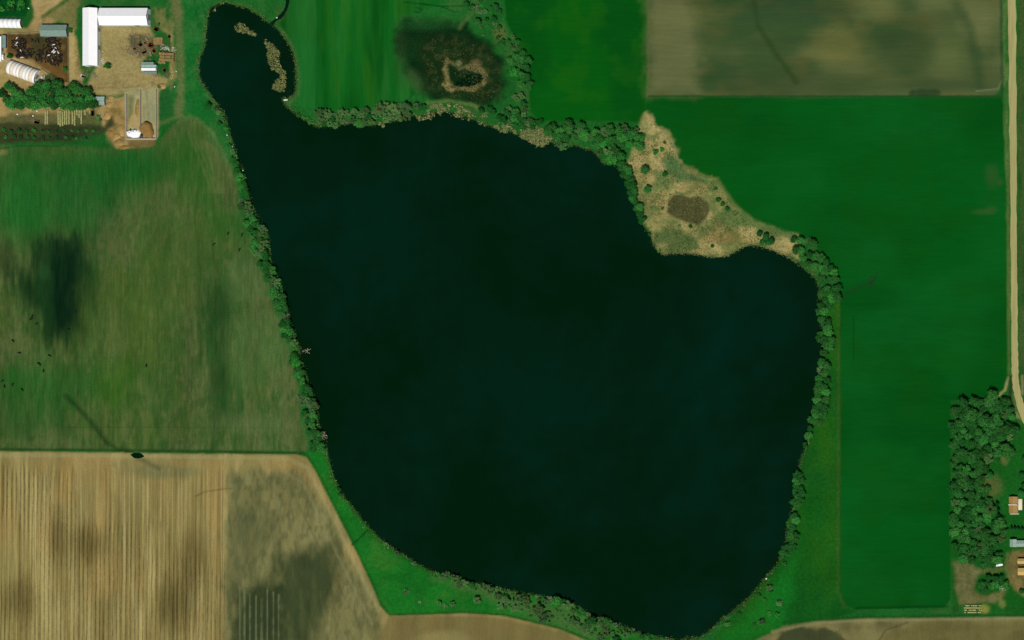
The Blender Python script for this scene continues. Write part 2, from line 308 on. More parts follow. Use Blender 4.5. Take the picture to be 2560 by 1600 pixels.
stroke([(700, 1172), (760, 1210), (850, 1400), (930, 1560)], 5, C(132, 122, 86), .6, 3, 2); stroke([(715, 1200), (800, 1370), (900, 1570)], 4, C(84, 78, 48), .4, 3, 2)
stroke([(490, 1240), (510, 1230), (560, 1222), (580, 1222)], 3, C(88, 80, 48), .7, 2, 1)
for x, y1, y2 in ((112, 1230, 1610), (118, 1240, 1600), (405, 1172, 1300), (423, 1172, 1330), (285, 1172, 1330), (212, 1172, 1270)): stroke([(x, y1), (x - 3, y2)], 5, C(168, 150, 100), .55, 3, 2)
fill([(975,1538),(1160,1536),(1260,1544),(1400,1578),(1480,1606),(1480,1650),(900,1650)], C(112, 98, 60), 8, 6, alpha=.8)
blob(1110, 1600, 60, 20, C(146, 130, 84), .7, .6)
fill(BANK, C(28, 106, 34), 3, 2, 20, var=[(C(56, 108, 38), .6, 50, 50, .54), (C(16, 82, 24), .5, 70, 70, .55)])
fill([(1080,1445),(1200,1470),(1420,1525),(1540,1580),(1480,1600),(1330,1545),(1200,1490)], C(72, 102, 52), 14, 10, alpha=.7)
stroke([(880, 1362), (905, 1340), (918, 1325)], 4, C(14, 58, 18), .85, 2, 1)
stroke([(975, 1537), (1160, 1531), (1260, 1537), (1400, 1570), (1490, 1606)], 5, C(26, 72, 26), .8, 3, 1); stroke([(770, 1140), (795, 1180), (905, 1400), (955, 1513), (975, 1537)], 5, C(24, 78, 26), .7, 3, 1)
fill(MEAD, C(22, 84, 24), 4, 3, var=[(C(40, 90, 20), .55, 60, 130, .55), (C(16, 78, 28), .6, 70, 90, .55)])
stroke([(2088, 1000), (2070, 1100), (2080, 1300), (2078, 1480)], 30, C(44, 90, 20), .25, 20, 8)
fill([(1800,1600),(1880,1520),(1960,1430),(1985,1400),(1990,1500),(1960,1560),(1890,1600)], C(22, 104, 32), 16, 10, alpha=.7)
stroke([(2096, 760), (2097, 1090), (2095, 1480), (2110, 1515)], 7, C(56, 84, 34), .6, 4, 2)
fill(SOUTH, C(118, 106, 70), 4, 3, 40, var=[(C(88, 84, 52), .7, 80, 50, .5), (C(142, 128, 84), .6, 60, 40, .56)])
fill([(1955,1580),(1990,1568),(2080,1572),(2130,1620),(1930,1620)], C(52, 60, 38), 6, 10, 20, alpha=.85)
fill([(2180,1630),(2210,1580),(2280,1556),(2400,1552),(2580,1552),(2580,1640)], C(96, 86, 46), 14, 8, alpha=.6); stroke([(2185, 1620), (2215, 1575), (2270, 1556)], 4, C(74, 68, 42), .6, 2)
stroke([(1930, 1580), (2040, 1557), (2150, 1551), (2560, 1545)], 6, C(150, 140, 100), .5, 4, 2); stroke([(1960, 1556), (2150, 1543), (2560, 1537)], 6, C(20, 70, 24), .7, 4, 1)
# road verges
fill([(2500,-110),(2523,-110),(2526,500),(2528,900),(2540,990),(2570,1060),(2540,1070),(2520,1000),(2520,950),(2516,500),(2507,240)], C(52, 98, 42), 3, 3, alpha=.85, var=[(C(96, 116, 62), .6, 14, 60, .56)])
fill([(2545,-110),(2700,-110),(2700,1100),(2590,1060),(2555,985),(2547,940)], C(34, 78, 32), 3, 2, alpha=.9, var=[(C(72, 84, 46), .7, 30, 120, .5)])
stroke([(2506, 243), (2504, 120), (2503, -50)], 7, C(34, 62, 36), .8, 4, 2)
stroke([(2520, 400), (2522, 930)], 5, C(84, 96, 48), .8, 3, 1); stroke([(2521, 945), (2512, 975), (2497, 988)], 6, C(150, 142, 92), .8, 3, 2); stroke([(2527, 945), (2527, 1000), (2535, 1030)], 10, C(22, 48, 26), .8, 4, 2)
stroke([(2556, 940), (2556, 985)], 5, C(156, 146, 104), .7, 3); stroke([(2540, 1035), (2552, 1055), (2572, 1075)], 10, C(140, 132, 84), .8, 4, 3)
# east homestead
fill([(2378,1000),(2600,1060),(2600,1540),(2378,1510)], C(24, 84, 26), 4, 4, alpha=.9)
blob(2480, 1215, 26, 28, C(88, 92, 50), .8, .5); blob(2512, 1150, 10, 12, C(120, 112, 68), .7, .5); blob(2540, 1240, 40, 120, C(26, 92, 30), .5, .6)
fill([(2384,1405),(2424,1408),(2440,1425),(2500,1418),(2440,1440),(2432,1480),(2470,1492),(2510,1480),(2500,1500),(2460,1505),(2400,1510),(2388,1470)], C(104, 96, 60), 8, 6, alpha=.85, var=[(C(124, 116, 78), .5, 20, 30, .55)])
fill([(2530,1378),(2600,1370),(2600,1520),(2570,1500),(2540,1480),(2526,1450),(2522,1410)], C(128, 108, 66), 6, 5, alpha=.9, var=[(C(96, 80, 46), .6, 14, 20, .5)])
stroke([(2520, 1385), (2516, 1420), (2524, 1450), (2500, 1485), (2450, 1500), (2400, 1503)], 8, C(112, 102, 62), .7, 5, 2); stroke([(2480, 1432), (2515, 1420)], 8, C(100, 104, 56), .6, 4)
blob(2460, 1522, 12, 10, C(150, 140, 66), .7, .6); blob(2505, 1510, 8, 10, C(130, 130, 70), .6, .6); blob(2390, 1522, 8, 8, C(40, 60, 28), .7, .5)
# sandy point and marsh
fill(POINT, C(154, 138, 88), 9, 14, 22, var=[(C(104, 114, 64), .7, 40, 36, .52), (C(176, 154, 104), .75, 36, 36, .55), (C(80, 104, 54), .65, 20, 18, .6)])
fill([(1672,375),(1695,400),(1720,432),(1780,450),(1790,462),(1720,452),(1690,450),(1668,440),(1660,410)], C(70, 104, 60), 8, 7, 20, alpha=.9); fill([(1640,430),(1672,430),(1672,470),(1640,478)], C(84, 108, 60), 8, 6, 20, alpha=.8)
fill([(1820,510),(1900,560),(2000,590),(2010,610),(1900,578),(1840,565),(1800,560),(1790,540)], C(78, 106, 56), 9, 8, 24, alpha=.85)
fill([(1635,580),(1660,570),(1700,572),(1745,590),(1752,625),(1720,634),(1660,632),(1640,610)], C(72, 94, 50), 9, 8, 24, alpha=.9); blob(1655, 618, 14, 10, C(160, 144, 96), .6, .5)
blob(1610, 520, 20, 36, C(112, 116, 72), .7, .6); blob(1800, 565, 18, 16, C(92, 98, 52), .6, .6); blob(1810, 595, 50, 16, C(126, 104, 58), .6, .6)
fill([(1670,505),(1685,488),(1705,487),(1725,494),(1750,490),(1770,505),(1776,525),(1765,548),(1745,562),(1720,558),(1690,545),(1668,530)], C(78, 76, 46), 3.5, 2, 20, alpha=.97)
blob(1610, 320, 12, 22, C(120, 124, 74), .7, .6); stroke([(1690, 395), (1680, 355), (1665, 335)], 7, C(152, 146, 102), .7, 4, 2)
stroke([(1700, 412), (1745, 432), (1790, 450), (1815, 480), (1835, 510), (1880, 548)], 7, C(104, 110, 60), .6, 4, 3)
fill(MARSH, C(16, 44, 20), 16, 16, 26, alpha=.95, var=[(C(10, 36, 18), .7, 60, 60, .46)])
fill([(1050,110),(1090,90),(1150,100),(1220,125),(1250,180),(1250,240),(1200,250),(1120,240),(1070,225),(1055,180)], C(36, 56, 28), 24, 18, 20, alpha=.45, var=[(C(22, 42, 18), .8, 20, 16, .48), (C(72, 76, 44), .45, 10, 10, .62)])
blob(1000, 140, 14, 60, C(44, 66, 36), .45, .8); blob(1035, 200, 16, 30, C(60, 84, 46), .6, .6, rot=-30); blob(1060, 60, 70, 16, C(30, 74, 34), .6, .6)
fill([(1120,160),(1150,178),(1175,176),(1204,190),(1202,212),(1135,218),(1122,200)], C(14, 42, 20), 6, 6, 12, alpha=.85)
stroke([(1117, 148), (1113, 172), (1118, 200), (1122, 218)], 10, C(140, 126, 80), .75, 4, 7); stroke([(1110, 210), (1130, 224), (1150, 220), (1185, 222), (1205, 208), (1212, 190), (1200, 175), (1170, 168)], 10, C(140, 126, 80), .75, 4, 7)
stroke([(1117, 150), (1135, 160), (1148, 173), (1165, 165)], 6, C(108, 104, 66), .6, 3, 4); blob(1147, 158, 8, 7, C(130, 128, 86), .8, .5); blob(1190, 160, 14, 10, C(124, 104, 70), .7, .6)
stroke([(1070, 257), (1120, 252), (1180, 262), (1215, 280)], 9, C(92, 112, 58), .8, 4, 3); stroke([(1150, 70), (1195, 12), (1180, -20)], 10, C(90, 100, 60), .5, 6, 5); blob(1250, 85, 14, 22, C(110, 104, 60), .6, .6)
stroke([(1160, 75), (1168, 60)], 12, C(10, 44, 20), .8, 3, 2)
for p in ([(1010, 5), (1100, 15), (1180, 14)], [(1060, 10), (1110, 18), (1135, 30)], [(1040, 18), (1055, 24), (1050, 30), (1036, 30)]): stroke(p, 3, C(8, 52, 20), .7, 1.5, 1)
# west bank of the inlet and farm tracks
fill([(430,-110),(540,-110),(520,60),(500,140),(500,200),(560,300),(600,430),(560,400),(500,300),(430,290),(440,150)], C(22, 98, 40), 8, 6, alpha=.7, var=[(C(50, 106, 50), .6, 30, 30, .54)])
stroke([(506, 40), (518, 60), (512, 110), (496, 150), (496, 190), (520, 230), (548, 280)], 9, C(72, 110, 60), .55, 5, 4)
stroke([(484, -20), (490, 30), (498, 70)], 1.8, C(10, 66, 24), .6, 1.5); stroke([(500, -10), (515, 40)], 1.8, C(10, 66, 24), .6, 1.5)
stroke([(440, -40), (448, 90), (452, 180), (452, 230), (446, 285)], 18, C(106, 108, 66), .75, 8, 5); stroke([(435, 0), (446, 30)], 24, C(112, 106, 66), .6, 10, 6)
stroke([(400, 310), (440, 292), (490, 296), (530, 330), (560, 380), (575, 440)], 9, C(94, 106, 60), .6, 6, 4)
stroke([(550, 9), (600, 12), (650, 36)], 9, C(66, 108, 54), .6, 5, 4); stroke([(700, 75), (735, 130), (745, 180), (742, 235), (720, 262)], 10, C(72, 104, 56), .7, 6, 4)
fill([(690,20),(722,10),(712,50),(690,56)], C(60, 84, 40), 8, 4, alpha=.6)
# farmyard
fill([(-110,-110),(75,-110),(72,20),(62,42),(-110,42)], C(10, 70, 26), 4, 3)
fill(YARD, C(170, 140, 94), 5, 6, 26, var=[(C(142, 118, 76), .6, 40, 40, .52), (C(184, 156, 108), .5, 30, 30, .58), (C(104, 90, 52), .4, 12, 12, .66)])
fill([(250,62),(375,64),(380,100),(350,170),(420,200),(400,225),(260,240),(215,225),(240,170),(252,160)], C(176, 148, 102), 8, 8, alpha=.8, var=[(C(150, 128, 82), .5, 40, 26, .54)])
fill([(105,40),(175,-20),(215,-20),(205,70),(195,165),(200,180),(215,178),(232,166),(208,166),(206,20),(185,90),(172,85),(168,60)], C(120, 110, 66), 6, 6, alpha=.9)
fill([(190,20),(207,14),(207,166),(225,166),(215,178),(200,172),(198,120)], C(22, 92, 36), 5, 5, alpha=.9); stroke([(106, 42), (135, 22), (175, -5)], 8, C(24, 84, 34), .8, 4, 3); fill([(195,-20),(260,-20),(250,12),(200,20)], C(26, 86, 34), 6, 5, alpha=.8)
fill([(16,84),(100,84),(172,92),(172,206),(150,200),(120,180),(85,150),(30,140),(16,130)], C(98, 72, 40), 3, 4, 20, var=[(C(66, 54, 34), .8, 26, 30, .5), (C(122, 92, 52), .6, 30, 30, .56)])
fill([(76,90),(104,88),(116,100),(112,130),(90,150),(78,135)], C(62, 60, 36), 8, 6, alpha=.8); fill([(75,150),(110,158),(150,170),(168,160),(170,205),(130,185)], C(116, 84, 44), 8, 6, alpha=.7)
stroke([(178, 82), (180, 205)], 14, C(172, 148, 98), .9, 3, 1)
fill([(98,190),(128,182),(160,204),(120,212)], C(22, 62, 28), 5, 4, alpha=.9); stroke([(64, 82), (0, 70)], 10, C(130, 132, 76), .6, 5, 3)
fill([(375,25),(430,10),(432,200),(425,240),(395,240),(440,190),(430,90),(400,70)], C(40, 92, 40), 7, 8, alpha=.85, var=[(C(118, 110, 66), .7, 14, 18, .52)])
fill([(385,110),(430,105),(428,130),(395,135)], C(60, 84, 42), 6, 5, alpha=.7); fill([(395,225),(425,215),(432,280),(396,300)], C(36, 90, 42), 5, 5, alpha=.9)
fill([(320,95),(350,85),(385,95),(390,135),(340,140)], C(112, 104, 60), 8, 8, alpha=.7, var=[(C(74, 80, 46), .7, 10, 14, .55)]); blob(333, 105, 8, 18, C(62, 84, 46), .8, .5)
fill([(310,222),(395,222),(394,345),(316,345)], C(172, 158, 118), 4, 2, var=[(C(140, 136, 98), .6, 20, 40, .5)]); fill([(318,240),(335,235),(336,285),(320,300)], C(108, 104, 66), 6, 4, alpha=.8); fill([(362,225),(388,225),(388,300),(358,300)], C(150, 146, 110), 4, 3, alpha=.7)
fill([(340,262),(352,248),(356,290),(345,320),(322,320),(325,300)], C(178, 146, 98), 6, 5, alpha=.8)
fill([(262,262),(300,250),(318,300),(314,350),(300,372),(280,365),(268,345),(270,315),(262,300)], C(150, 122, 76), 7, 8, alpha=.85, var=[(C(170, 130, 78), .7, 14, 14, .52), (C(96, 84, 46), .6, 12, 12, .56)])
fill([(316,346),(392,344),(390,365),(320,372)], C(104, 84, 46), 6, 5, alpha=.8)
fill([(-20,285),(60,285),(240,278),(255,310),(200,320),(-20,318)], C(96, 92, 56), 8, 6, alpha=.9, var=[(C(74, 84, 44), .6, 16, 14, .5)]); fill([(-110,300),(60,308),(260,315),(280,290),(285,310),(262,335),(230,352),(-110,358)], C(62, 64, 38), 6, 4, alpha=.95, var=[(C(44, 50, 32), .7, 40, 14, .5)])
fill([(-30,225),(8,245),(16,290),(-30,298)], C(172, 140, 92), 5, 4); fill([(-30,185),(20,190),(75,215),(40,230),(-30,235)], C(156, 132, 84), 6, 4)
fill([(180,350),(265,330),(290,372),(200,368)], C(30, 86, 34), 8, 6, alpha=.8); blob(8, 380, 10, 8, C(120, 110, 66), .7, .5); stroke([(0, 372), (50, 364), (150, 366)], 3, C(16, 60, 24), .6, 2)
for q in ([(185, 206), (230, 215), (300, 205), (345, 150), (330, 70)], [(192, 212), (240, 222), (310, 212), (355, 150), (340, 70)], [(230, 218), (300, 220), (350, 215), (365, 225), (372, 300)], [(235, 226), (300, 228), (342, 224), (356, 235), (360, 300)], [(262, 80), (275, 140), (290, 210)], [(271, 80), (284, 140), (299, 210)], [(100, 60), (130, 30), (160, -10)], [(92, 56), (122, 26), (150, -14)], [(400, 200), (350, 215), (290, 222)]):
    stroke(q, 3.2, C(126, 108, 68), .45, 2, 2.5)
# wet mud at the waterline, reed straw washed along the shore
mm = (1 - sm(0, 6, np.abs(lk - 1))); sel = np.clip(mm, 0, 1) * .45
col = col * (1 - sel[..., None]) + C(44, 62, 34) * sel[..., None]
# lake bed and other hollows
bedm = sm(2, -2, lk) if False else (1 - sm(-4, 2, lk)); col = col * (1 - bedm[..., None]) + C(20, 40, 24) * bedm[..., None]
DITCH = [(714,-60),(722,-20),(721,8),(718,24),(708,38),(703,46),(690,52),(682,62),(676,66),(672,58),(684,50),(692,44),(698,36),(708,26),(713,16),(714,0)]
MPOND = [(1135,210),(1148,198),(1160,196),(1168,186),(1185,184),(1202,186),(1206,198),(1198,208),(1180,214),(1150,216)]
POOL = [(326,1137),(333,1133),(343,1132),(352,1135),(359,1140),(355,1145),(345,1146),(334,1145)]
wet = np.minimum(lk, np.minimum(sdf(DITCH, X0, Y0), np.minimum(sdf(MPOND, X0, Y0) + (fbm(X0, Y0, 8, 8, 2) - .5) * 8, sdf(POOL, X0, Y0))))
WATER = -0.6
sdm = (wet + (fbm(X0, Y0, 9, 9, 7) - .5) * 5) * S
Z = np.where(sdm > 0, WATER + 0.6 * sm(0, 4, sdm), WATER + np.maximum(sdm * .22, -3)).astype(np.float32)
inner = (X0 > -60) & (X0 < 2620) & (Y0 > -60) & (Y0 < 1660)
Z += np.where((sdm > 5) & inner, (fbm(X0, Y0, 40, 40, 8) - .5) * .12, 0)
def gz(p):
    px = p[0] / S + 1280; py = 800 - p[1] / S
    i = min(max(np.searchsorted(PX, px) - 1, 0), nx - 2); j = min(max(np.searchsorted(PY, py) - 1, 0), ny - 2)
    u = (px - PX[i]) / (PX[i+1] - PX[i]); v = (py - PY[j]) / (PY[j+1] - PY[j])
    return float((Z[j,i]*(1-u) + Z[j,i+1]*u)*(1-v) + (Z[j+1,i]*(1-u) + Z[j+1,i+1]*u)*v)
def shore(p):                              # metres from the waterline, positive on land
    px = p[0] / S + 1280; py = 800 - p[1] / S
    i = min(max(np.searchsorted(PX, px) - 1, 0), nx - 2); j = min(max(np.searchsorted(PY, py) - 1, 0), ny - 2)
    return float(wet[j, i]) * S
FX = (PX[:-1] + PX[1:]) / 2; FY = (PY[:-1] + PY[1:]) / 2
FX2, FY2 = np.meshgrid(FX, FY); cls = np.zeros(FX2.shape, np.int32)
PARTS = [('ground', M['grass'], None), ('crop_field', M['crop_h'], EAST), ('crop_field', M['crop_h'], MIDN), ('hay_field', M['crop_v'], HAY), ('fallow_field', M['fallow'], FALL),
         ('pasture', M['pasture'], PAST), ('stubble_field', M['plough'], SW), ('stubble_field', M['plough'], SOUTH), ('meadow', M['grass'], MEAD), ('grass_bank', M['grass'], BANK),
         ('sandy_point', M['sandy'], POINT), ('marsh', M['marsh'], MARSH), ('farmyard', M['dirt'], YARD)]
for k, (nm, mt, poly) in enumerate(PARTS):
    if poly:
        xs = [p[0] for p in poly]; ys = [p[1] for p in poly]
        a = slice(np.searchsorted(FY, min(ys)), np.searchsorted(FY, max(ys))); b = slice(np.searchsorted(FX, min(xs)), np.searchsorted(FX, max(xs)))
        sub = cls[a, b]; sub[sdf(poly, FX2[a, b], FY2[a, b]) < 0] = k
WX = ((X0 - 1280) * S).ravel(); WY = ((800 - Y0) * S).ravel(); WZ = Z.ravel()
idx = np.arange(nx * ny).reshape(ny, nx)
quads = np.stack([idx[1:, :-1], idx[1:, 1:], idx[:-1, 1:], idx[:-1, :-1]], -1)
def grid_mesh(name, q, mat):
    u, inv = np.unique(q.ravel(), return_inverse=True)
    me = bpy.data.meshes.new(name); me.vertices.add(len(u))
    me.vertices.foreach_set('co', np.stack([WX[u], WY[u], WZ[u]], 1).ravel().astype(np.float32))
    nf = len(q); me.loops.add(nf * 4); me.polygons.add(nf)
    me.loops.foreach_set('vertex_index', inv.astype(np.int32).ravel())
    me.polygons.foreach_set('loop_start', np.arange(0, nf * 4, 4, dtype=np.int32))
    me.polygons.foreach_set('use_smooth', np.ones(nf, bool))
    me.update(calc_edges=True)
    a = me.attributes.new('col', 'FLOAT_COLOR', 'POINT'); cc = np.ones((len(u), 4), np.float32); cc[:, :3] = col.reshape(-1, 3)[u]
    a.data.foreach_set('color', cc.ravel())
    a = me.attributes.new('stripe', 'FLOAT', 'POINT'); a.data.foreach_set('value', stripe.ravel()[u])
    me.materials.append(mat)
    o = bpy.data.objects.new(name, me); COL.objects.link(o); o['kind'] = 'structure'; return o
for k, (nm, mt, poly) in enumerate(PARTS): grid_mesh(nm, quads[cls == k], mt)

# ------------------------------------------------------------------ water
m, t, b = newmat('lake_water', 0.10, 0.5); b.inputs['IOR'].default_value = 1.33; b.inputs['Specular IOR Level'].default_value = 0.16
co = N(t, 'ShaderNodeTexCoord').outputs['Object']
na = noise(t, co, 0.0065, 5, 0.6); nb = noise(t, co, 0.012, 3, 0.6)
c = mixc(t, rng(t, na, 0.42, 0.66, 0, 1), (0.0005, 0.0100, 0.0024), (0.0006, 0.0152, 0.0082))
c = mixc(t, rng(t, nb, 0.45, 0.7, 0, .7), c, (0.0006, 0.0095, 0.0022)); t.links.new(c, b.inputs['Base Color'])
bp = N(t, 'ShaderNodeBump'); bp.inputs['Strength'].default_value = 0.06; bp.inputs['Distance'].default_value = 0.3
t.links.new(noise(t, co, 0.8, 4), bp.inputs['Height']); t.links.new(bp.outputs[0], b.inputs['Normal'])
M['water'] = m
def water(name, x0, y0, x1, y1):
    a = G(x0, y1); c = G(x1, y0)
    o = MB().add([(a.x, a.y, WATER), (c.x, a.y, WATER), (c.x, c.y, WATER), (a.x, c.y, WATER)], [(0, 1, 2, 3)]).build(name, M['water']); o['kind'] = 'structure'
water('lake', 480, -80, 2075, 1606)
water('pond', 315, 1124, 370, 1154)

# ------------------------------------------------------------------ gravel road
def ribbon(name, pts, mat, z, crown=0.12):
    vs = []; fs = []; n = 6
    C_ = []
    for i in range(len(pts) - 1):          # smooth resample
        p0 = pts[max(i-1, 0)]; p1 = pts[i]; p2 = pts[i+1]; p3 = pts[min(i+2, len(pts)-1)]
        for s_ in range(8):
            t_ = s_ / 8; C_.append([0.5*((2*b) + (-a+c)*t_ + (2*a-5*b+4*c-d)*t_*t_ + (-a+3*b-3*c+d)*t_**3) for a, b, c, d in zip(p0, p1, p2, p3)])
    C_.append(list(pts[-1]))
    for i, (x, y, wd) in enumerate(C_):
        a = G(*C_[max(i-1, 0)][:2]); b_ = G(*C_[min(i+1, len(C_)-1)][:2]); d = (b_ - a).normalized(); nrm = Vector((-d.y, d.x, 0)); g = G(x, y)
        for k in range(n + 1):
            u = k / n * 2 - 1; jit = random.uniform(-.8, .5) if k in (0, n) else 0
            p = g + nrm * (u * wd * S / 2 + jit); vs.append((p.x, p.y, z + crown * (1 - u * u) - (0.25 if k in (0, n) else 0)))
        if i:
            for k in range(n): q = (i-1)*(n+1) + k; fs.append((q, q+1, q+n+2, q+n+1))
    o = MB().add(vs, fs).build(name, mat, smooth=True); o['kind'] = 'structure'; return o
M['gravel'] = plain('pale_gravel', C(170, 156, 106), .95, .05, .16, 0.9, stretch=(1, .03, 1))
ribbon('gravel_road', [(2530,-120,22),(2531,100,21.5),(2533,300,20),(2534,500,17.5),(2535,700,17.5),(2537,850,17.5),(2538,930,18),(2544,985,19),(2558,1030,20),(2585,1085,21),(2640,1160,21)], M['gravel'], 0.16)

# ------------------------------------------------------------------ plants: prototypes
def leaf_mat(name, c1, c2, hue=0.36):
    m, t, b = newmat(name, 1.0, 0.0)
    at = N(t, 'ShaderNodeAttribute', attribute_name='tint').outputs['Fac']
    oi = N(t, 'ShaderNodeObjectInfo').outputs['Random']
    c = mixc(t, at, c1, c2)
    c = mixc(t, rng(t, oi, 0, 1, 0, .55), c, (c2[0] * 1.25, c2[1] * .85, c2[2] * .8))
    oi2 = N(t, 'ShaderNodeMath', operation='FRACT'); mu = N(t, 'ShaderNodeMath', operation='MULTIPLY'); t.links.new(oi, mu.inputs[0]); mu.inputs[1].default_value = 7.31; t.links.new(mu.outputs[0], oi2.inputs[0])
    c = mixc(t, 1.0, c, rng(t, oi2.outputs[0], 0, 1, 1 - hue, 1 + hue), 'MULTIPLY')
    t.links.new(c, b.inputs['Base Color'])
    tl = N(t, 'ShaderNodeBsdfTranslucent'); t.links.new(c, tl.inputs[0]); mx = N(t, 'ShaderNodeMixShader'); mx.inputs[0].default_value = .3   # light passing through the leaves
    t.links.new(b.outputs[0], mx.inputs[1]); t.links.new(tl.outputs[0], mx.inputs[2]); t.links.new(mx.outputs[0], t.nodes['Material Output'].inputs[0]); return m
M['leaf'] = leaf_mat('broad_leaves', (0.020, 0.150, 0.026), (0.048, 0.250, 0.048))
M['leaf_dark'] = leaf_mat('dark_leaves', (0.016, 0.110, 0.022), (0.036, 0.185, 0.036))
M['leaf_bright'] = leaf_mat('fresh_leaves', (0.020, 0.185, 0.026), (0.044, 0.290, 0.045))
M['bud'] = leaf_mat('opening_buds', (0.050, 0.170, 0.045), (0.115, 0.265, 0.085))
M['needle'] = leaf_mat('conifer_needles', (0.006, 0.040, 0.016), (0.012, 0.065, 0.024))
M['bark'] = plain('grey_bark', (0.16, 0.13, 0.09), .9, .05, .3, 2.0)
M['twig'] = plain('pale_twigs', (0.19, 0.24, 0.125), .9, .05, .25, 1.0)
M['deadwood'] = plain('bleached_deadwood', (0.40, 0.37, 0.27), .9, .05, .2, 1.0)
def quads_obj(cent, nor, size, rnd, jag=0.5):
    """leaf sprays: one bent diamond for each centre; returns verts, faces, tint"""
    n = len(cent); a = np.cross(nor, rnd.normal(size=(n, 3))); a /= np.linalg.norm(a, axis=1, keepdims=True) + 1e-9
    b = np.cross(nor, a); s = size[:, None]; k = 1 + jag * (rnd.rand(n, 1) - .5)
    v = np.stack([cent - a * s * k, cent - b * s * .6 + nor * s * .15, cent + a * s, cent + b * s * .6 * k + nor * s * .1], 1).reshape(-1, 3)
    return v, np.arange(4 * n).reshape(n, 4)
def np_mesh(name, v, f, mat, tint=None):
    me = bpy.data.meshes.new(name); k = f.shape[1]; me.vertices.add(len(v)); me.vertices.foreach_set('co', v.astype(np.float32).ravel())
    me.loops.add(f.size); me.polygons.add(len(f)); me.loops.foreach_set('vertex_index', f.astype(np.int32).ravel())
    me.polygons.foreach_set('loop_start', np.arange(0, f.size, k, dtype=np.int32)); me.update(calc_edges=True)
    if tint is not None:
        a = me.attributes.new('tint', 'FLOAT', 'POINT'); a.data.foreach_set('value', np.repeat(tint, k).astype(np.float32))
    me.materials.append(mat); return me
def meshobj(name, me, parent=None):
    o = bpy.data.objects.new(name, me); COL.objects.link(o); o.parent = parent; return o
def make_leafy(seed, mat, h=10.0, r=4.4, nclump=20, per=85, size=(.26, .60), name='broadleaf_tree', zc=.63):
    rd = np.random.RandomState(seed); root = empty(name); tr = MB(); cz = h * zc; lean = rd.normal(0, .35, 2)
    top = Vector((lean[0], lean[1], h * .62)); tr.tube((0, 0, -.4), (lean[0]*.4, lean[1]*.4, h*.28), .28, .21, 7); tr.tube((lean[0]*.4, lean[1]*.4, h*.28), top, .21, .10, 6)
    V = []; Nn = []; Sz = []; T = []
    for i in range(nclump):
        th = 2 * math.pi * (i * .618 + rd.rand() * .25); u = -0.55 + 1.5 * (i + .5) / nclump; u = min(u, .95); rr = math.sqrt(max(0, 1 - u * u)) * (0.62 + .3 * rd.rand())
        cpt = np.array([math.cos(th) * rr * r * .72 + lean[0], math.sin(th) * rr * r * .72 + lean[1], cz + u * h * .27])
        cr = r * (.20 + .22 * rd.rand()); n = int(per * (.7 + .6 * rd.rand()))
        d = rd.normal(size=(n, 3)); d[:, 2] += .35; d /= np.linalg.norm(d, axis=1, keepdims=True)
        V.append(cpt + d * cr * (0.35 + .95 * rd.rand(n, 1)) * np.array([1, 1, .8])); nn = d + rd.normal(0, .45, (n, 3)); Nn.append(nn / np.linalg.norm(nn, axis=1, keepdims=True))
        Sz.append(size[0] + (size[1] - size[0]) * rd.rand(n)); T.append(np.clip(rd.rand() * .7 + rd.rand(n) * .4, 0, 1))
        if i % 2 == 0:
            s0 = Vector((lean[0]*.5, lean[1]*.5, h * (.25 + .02 * i))); tr.tube(s0, cpt, .09, .03, 4)
    tr.build('trunk', M['bark'], root)
    v, f = quads_obj(np.concatenate(V), np.concatenate(Nn), np.concatenate(Sz), rd)
    meshobj('crown', np_mesh('crown', v, f, mat, np.concatenate(T)), root); return root
def branches(rd, levels, h, spread, r0, n0=6):
    segs = []
    def grow(p, d, L, r, lv):
        q = p + d * L; segs.append((p, q, r, r * .62))
        if lv == 0: return
        for k in range(rd.randint(2, 4)):
            nd = (d + Vector(rd.normal(0, spread, 3)) + Vector((0, 0, .12))).normalized(); grow(p + d * L * rd.uniform(.55, 1.0), nd, L * rd.uniform(.55, .8), r * .58, lv - 1)
    base = Vector((0, 0, h * .22)); segs.append((Vector((0, 0, -.4)), base, r0, r0 * .8))
    for k in range(n0):
        a = 2 * math.pi * (k + rd.rand() * .6) / n0; grow(base + Vector((0, 0, rd.uniform(0, h * .12))), Vector((math.cos(a) * .75, math.sin(a) * .75, rd.uniform(.55, 1.2))).normalized(), h * .30, r0 * .55, levels)
    return segs
def make_bare(seed, mat, h=9.0, levels=3, leaves=0, lmat=None, name='bare_tree', spread=.42, r0=.22, minr=.035):
    rd = np.random.RandomState(seed); root = empty(name); tr = MB(); tw = MB(); tips = []
    for i, (p, q, ra, rb) in enumerate(branches(rd, levels, h, spread, r0)):
        big = ra > .09; (tr if big else tw).tube(p, q, max(ra, minr), max(rb, minr), 5 if big else 3)
        if not big: tips.append((p + q) / 2); tips.append(q)
    tr.build('trunk', mat, root); tag(tw.build('twigs', mat, root), kind='stuff')
    if leaves:
        tp = np.array([list(tips[i]) for i in rd.randint(0, len(tips), leaves)]) + rd.normal(0, .35, (leaves, 3))
        nn = rd.normal(size=(leaves, 3)); nn[:, 2] = abs(nn[:, 2]) + .3; nn /= np.linalg.norm(nn, axis=1, keepdims=True)
        v, f = quads_obj(tp, nn, .14 + .20 * rd.rand(leaves), rd); meshobj('crown', np_mesh('crown', v, f, lmat, rd.rand(leaves)), root)
    return root
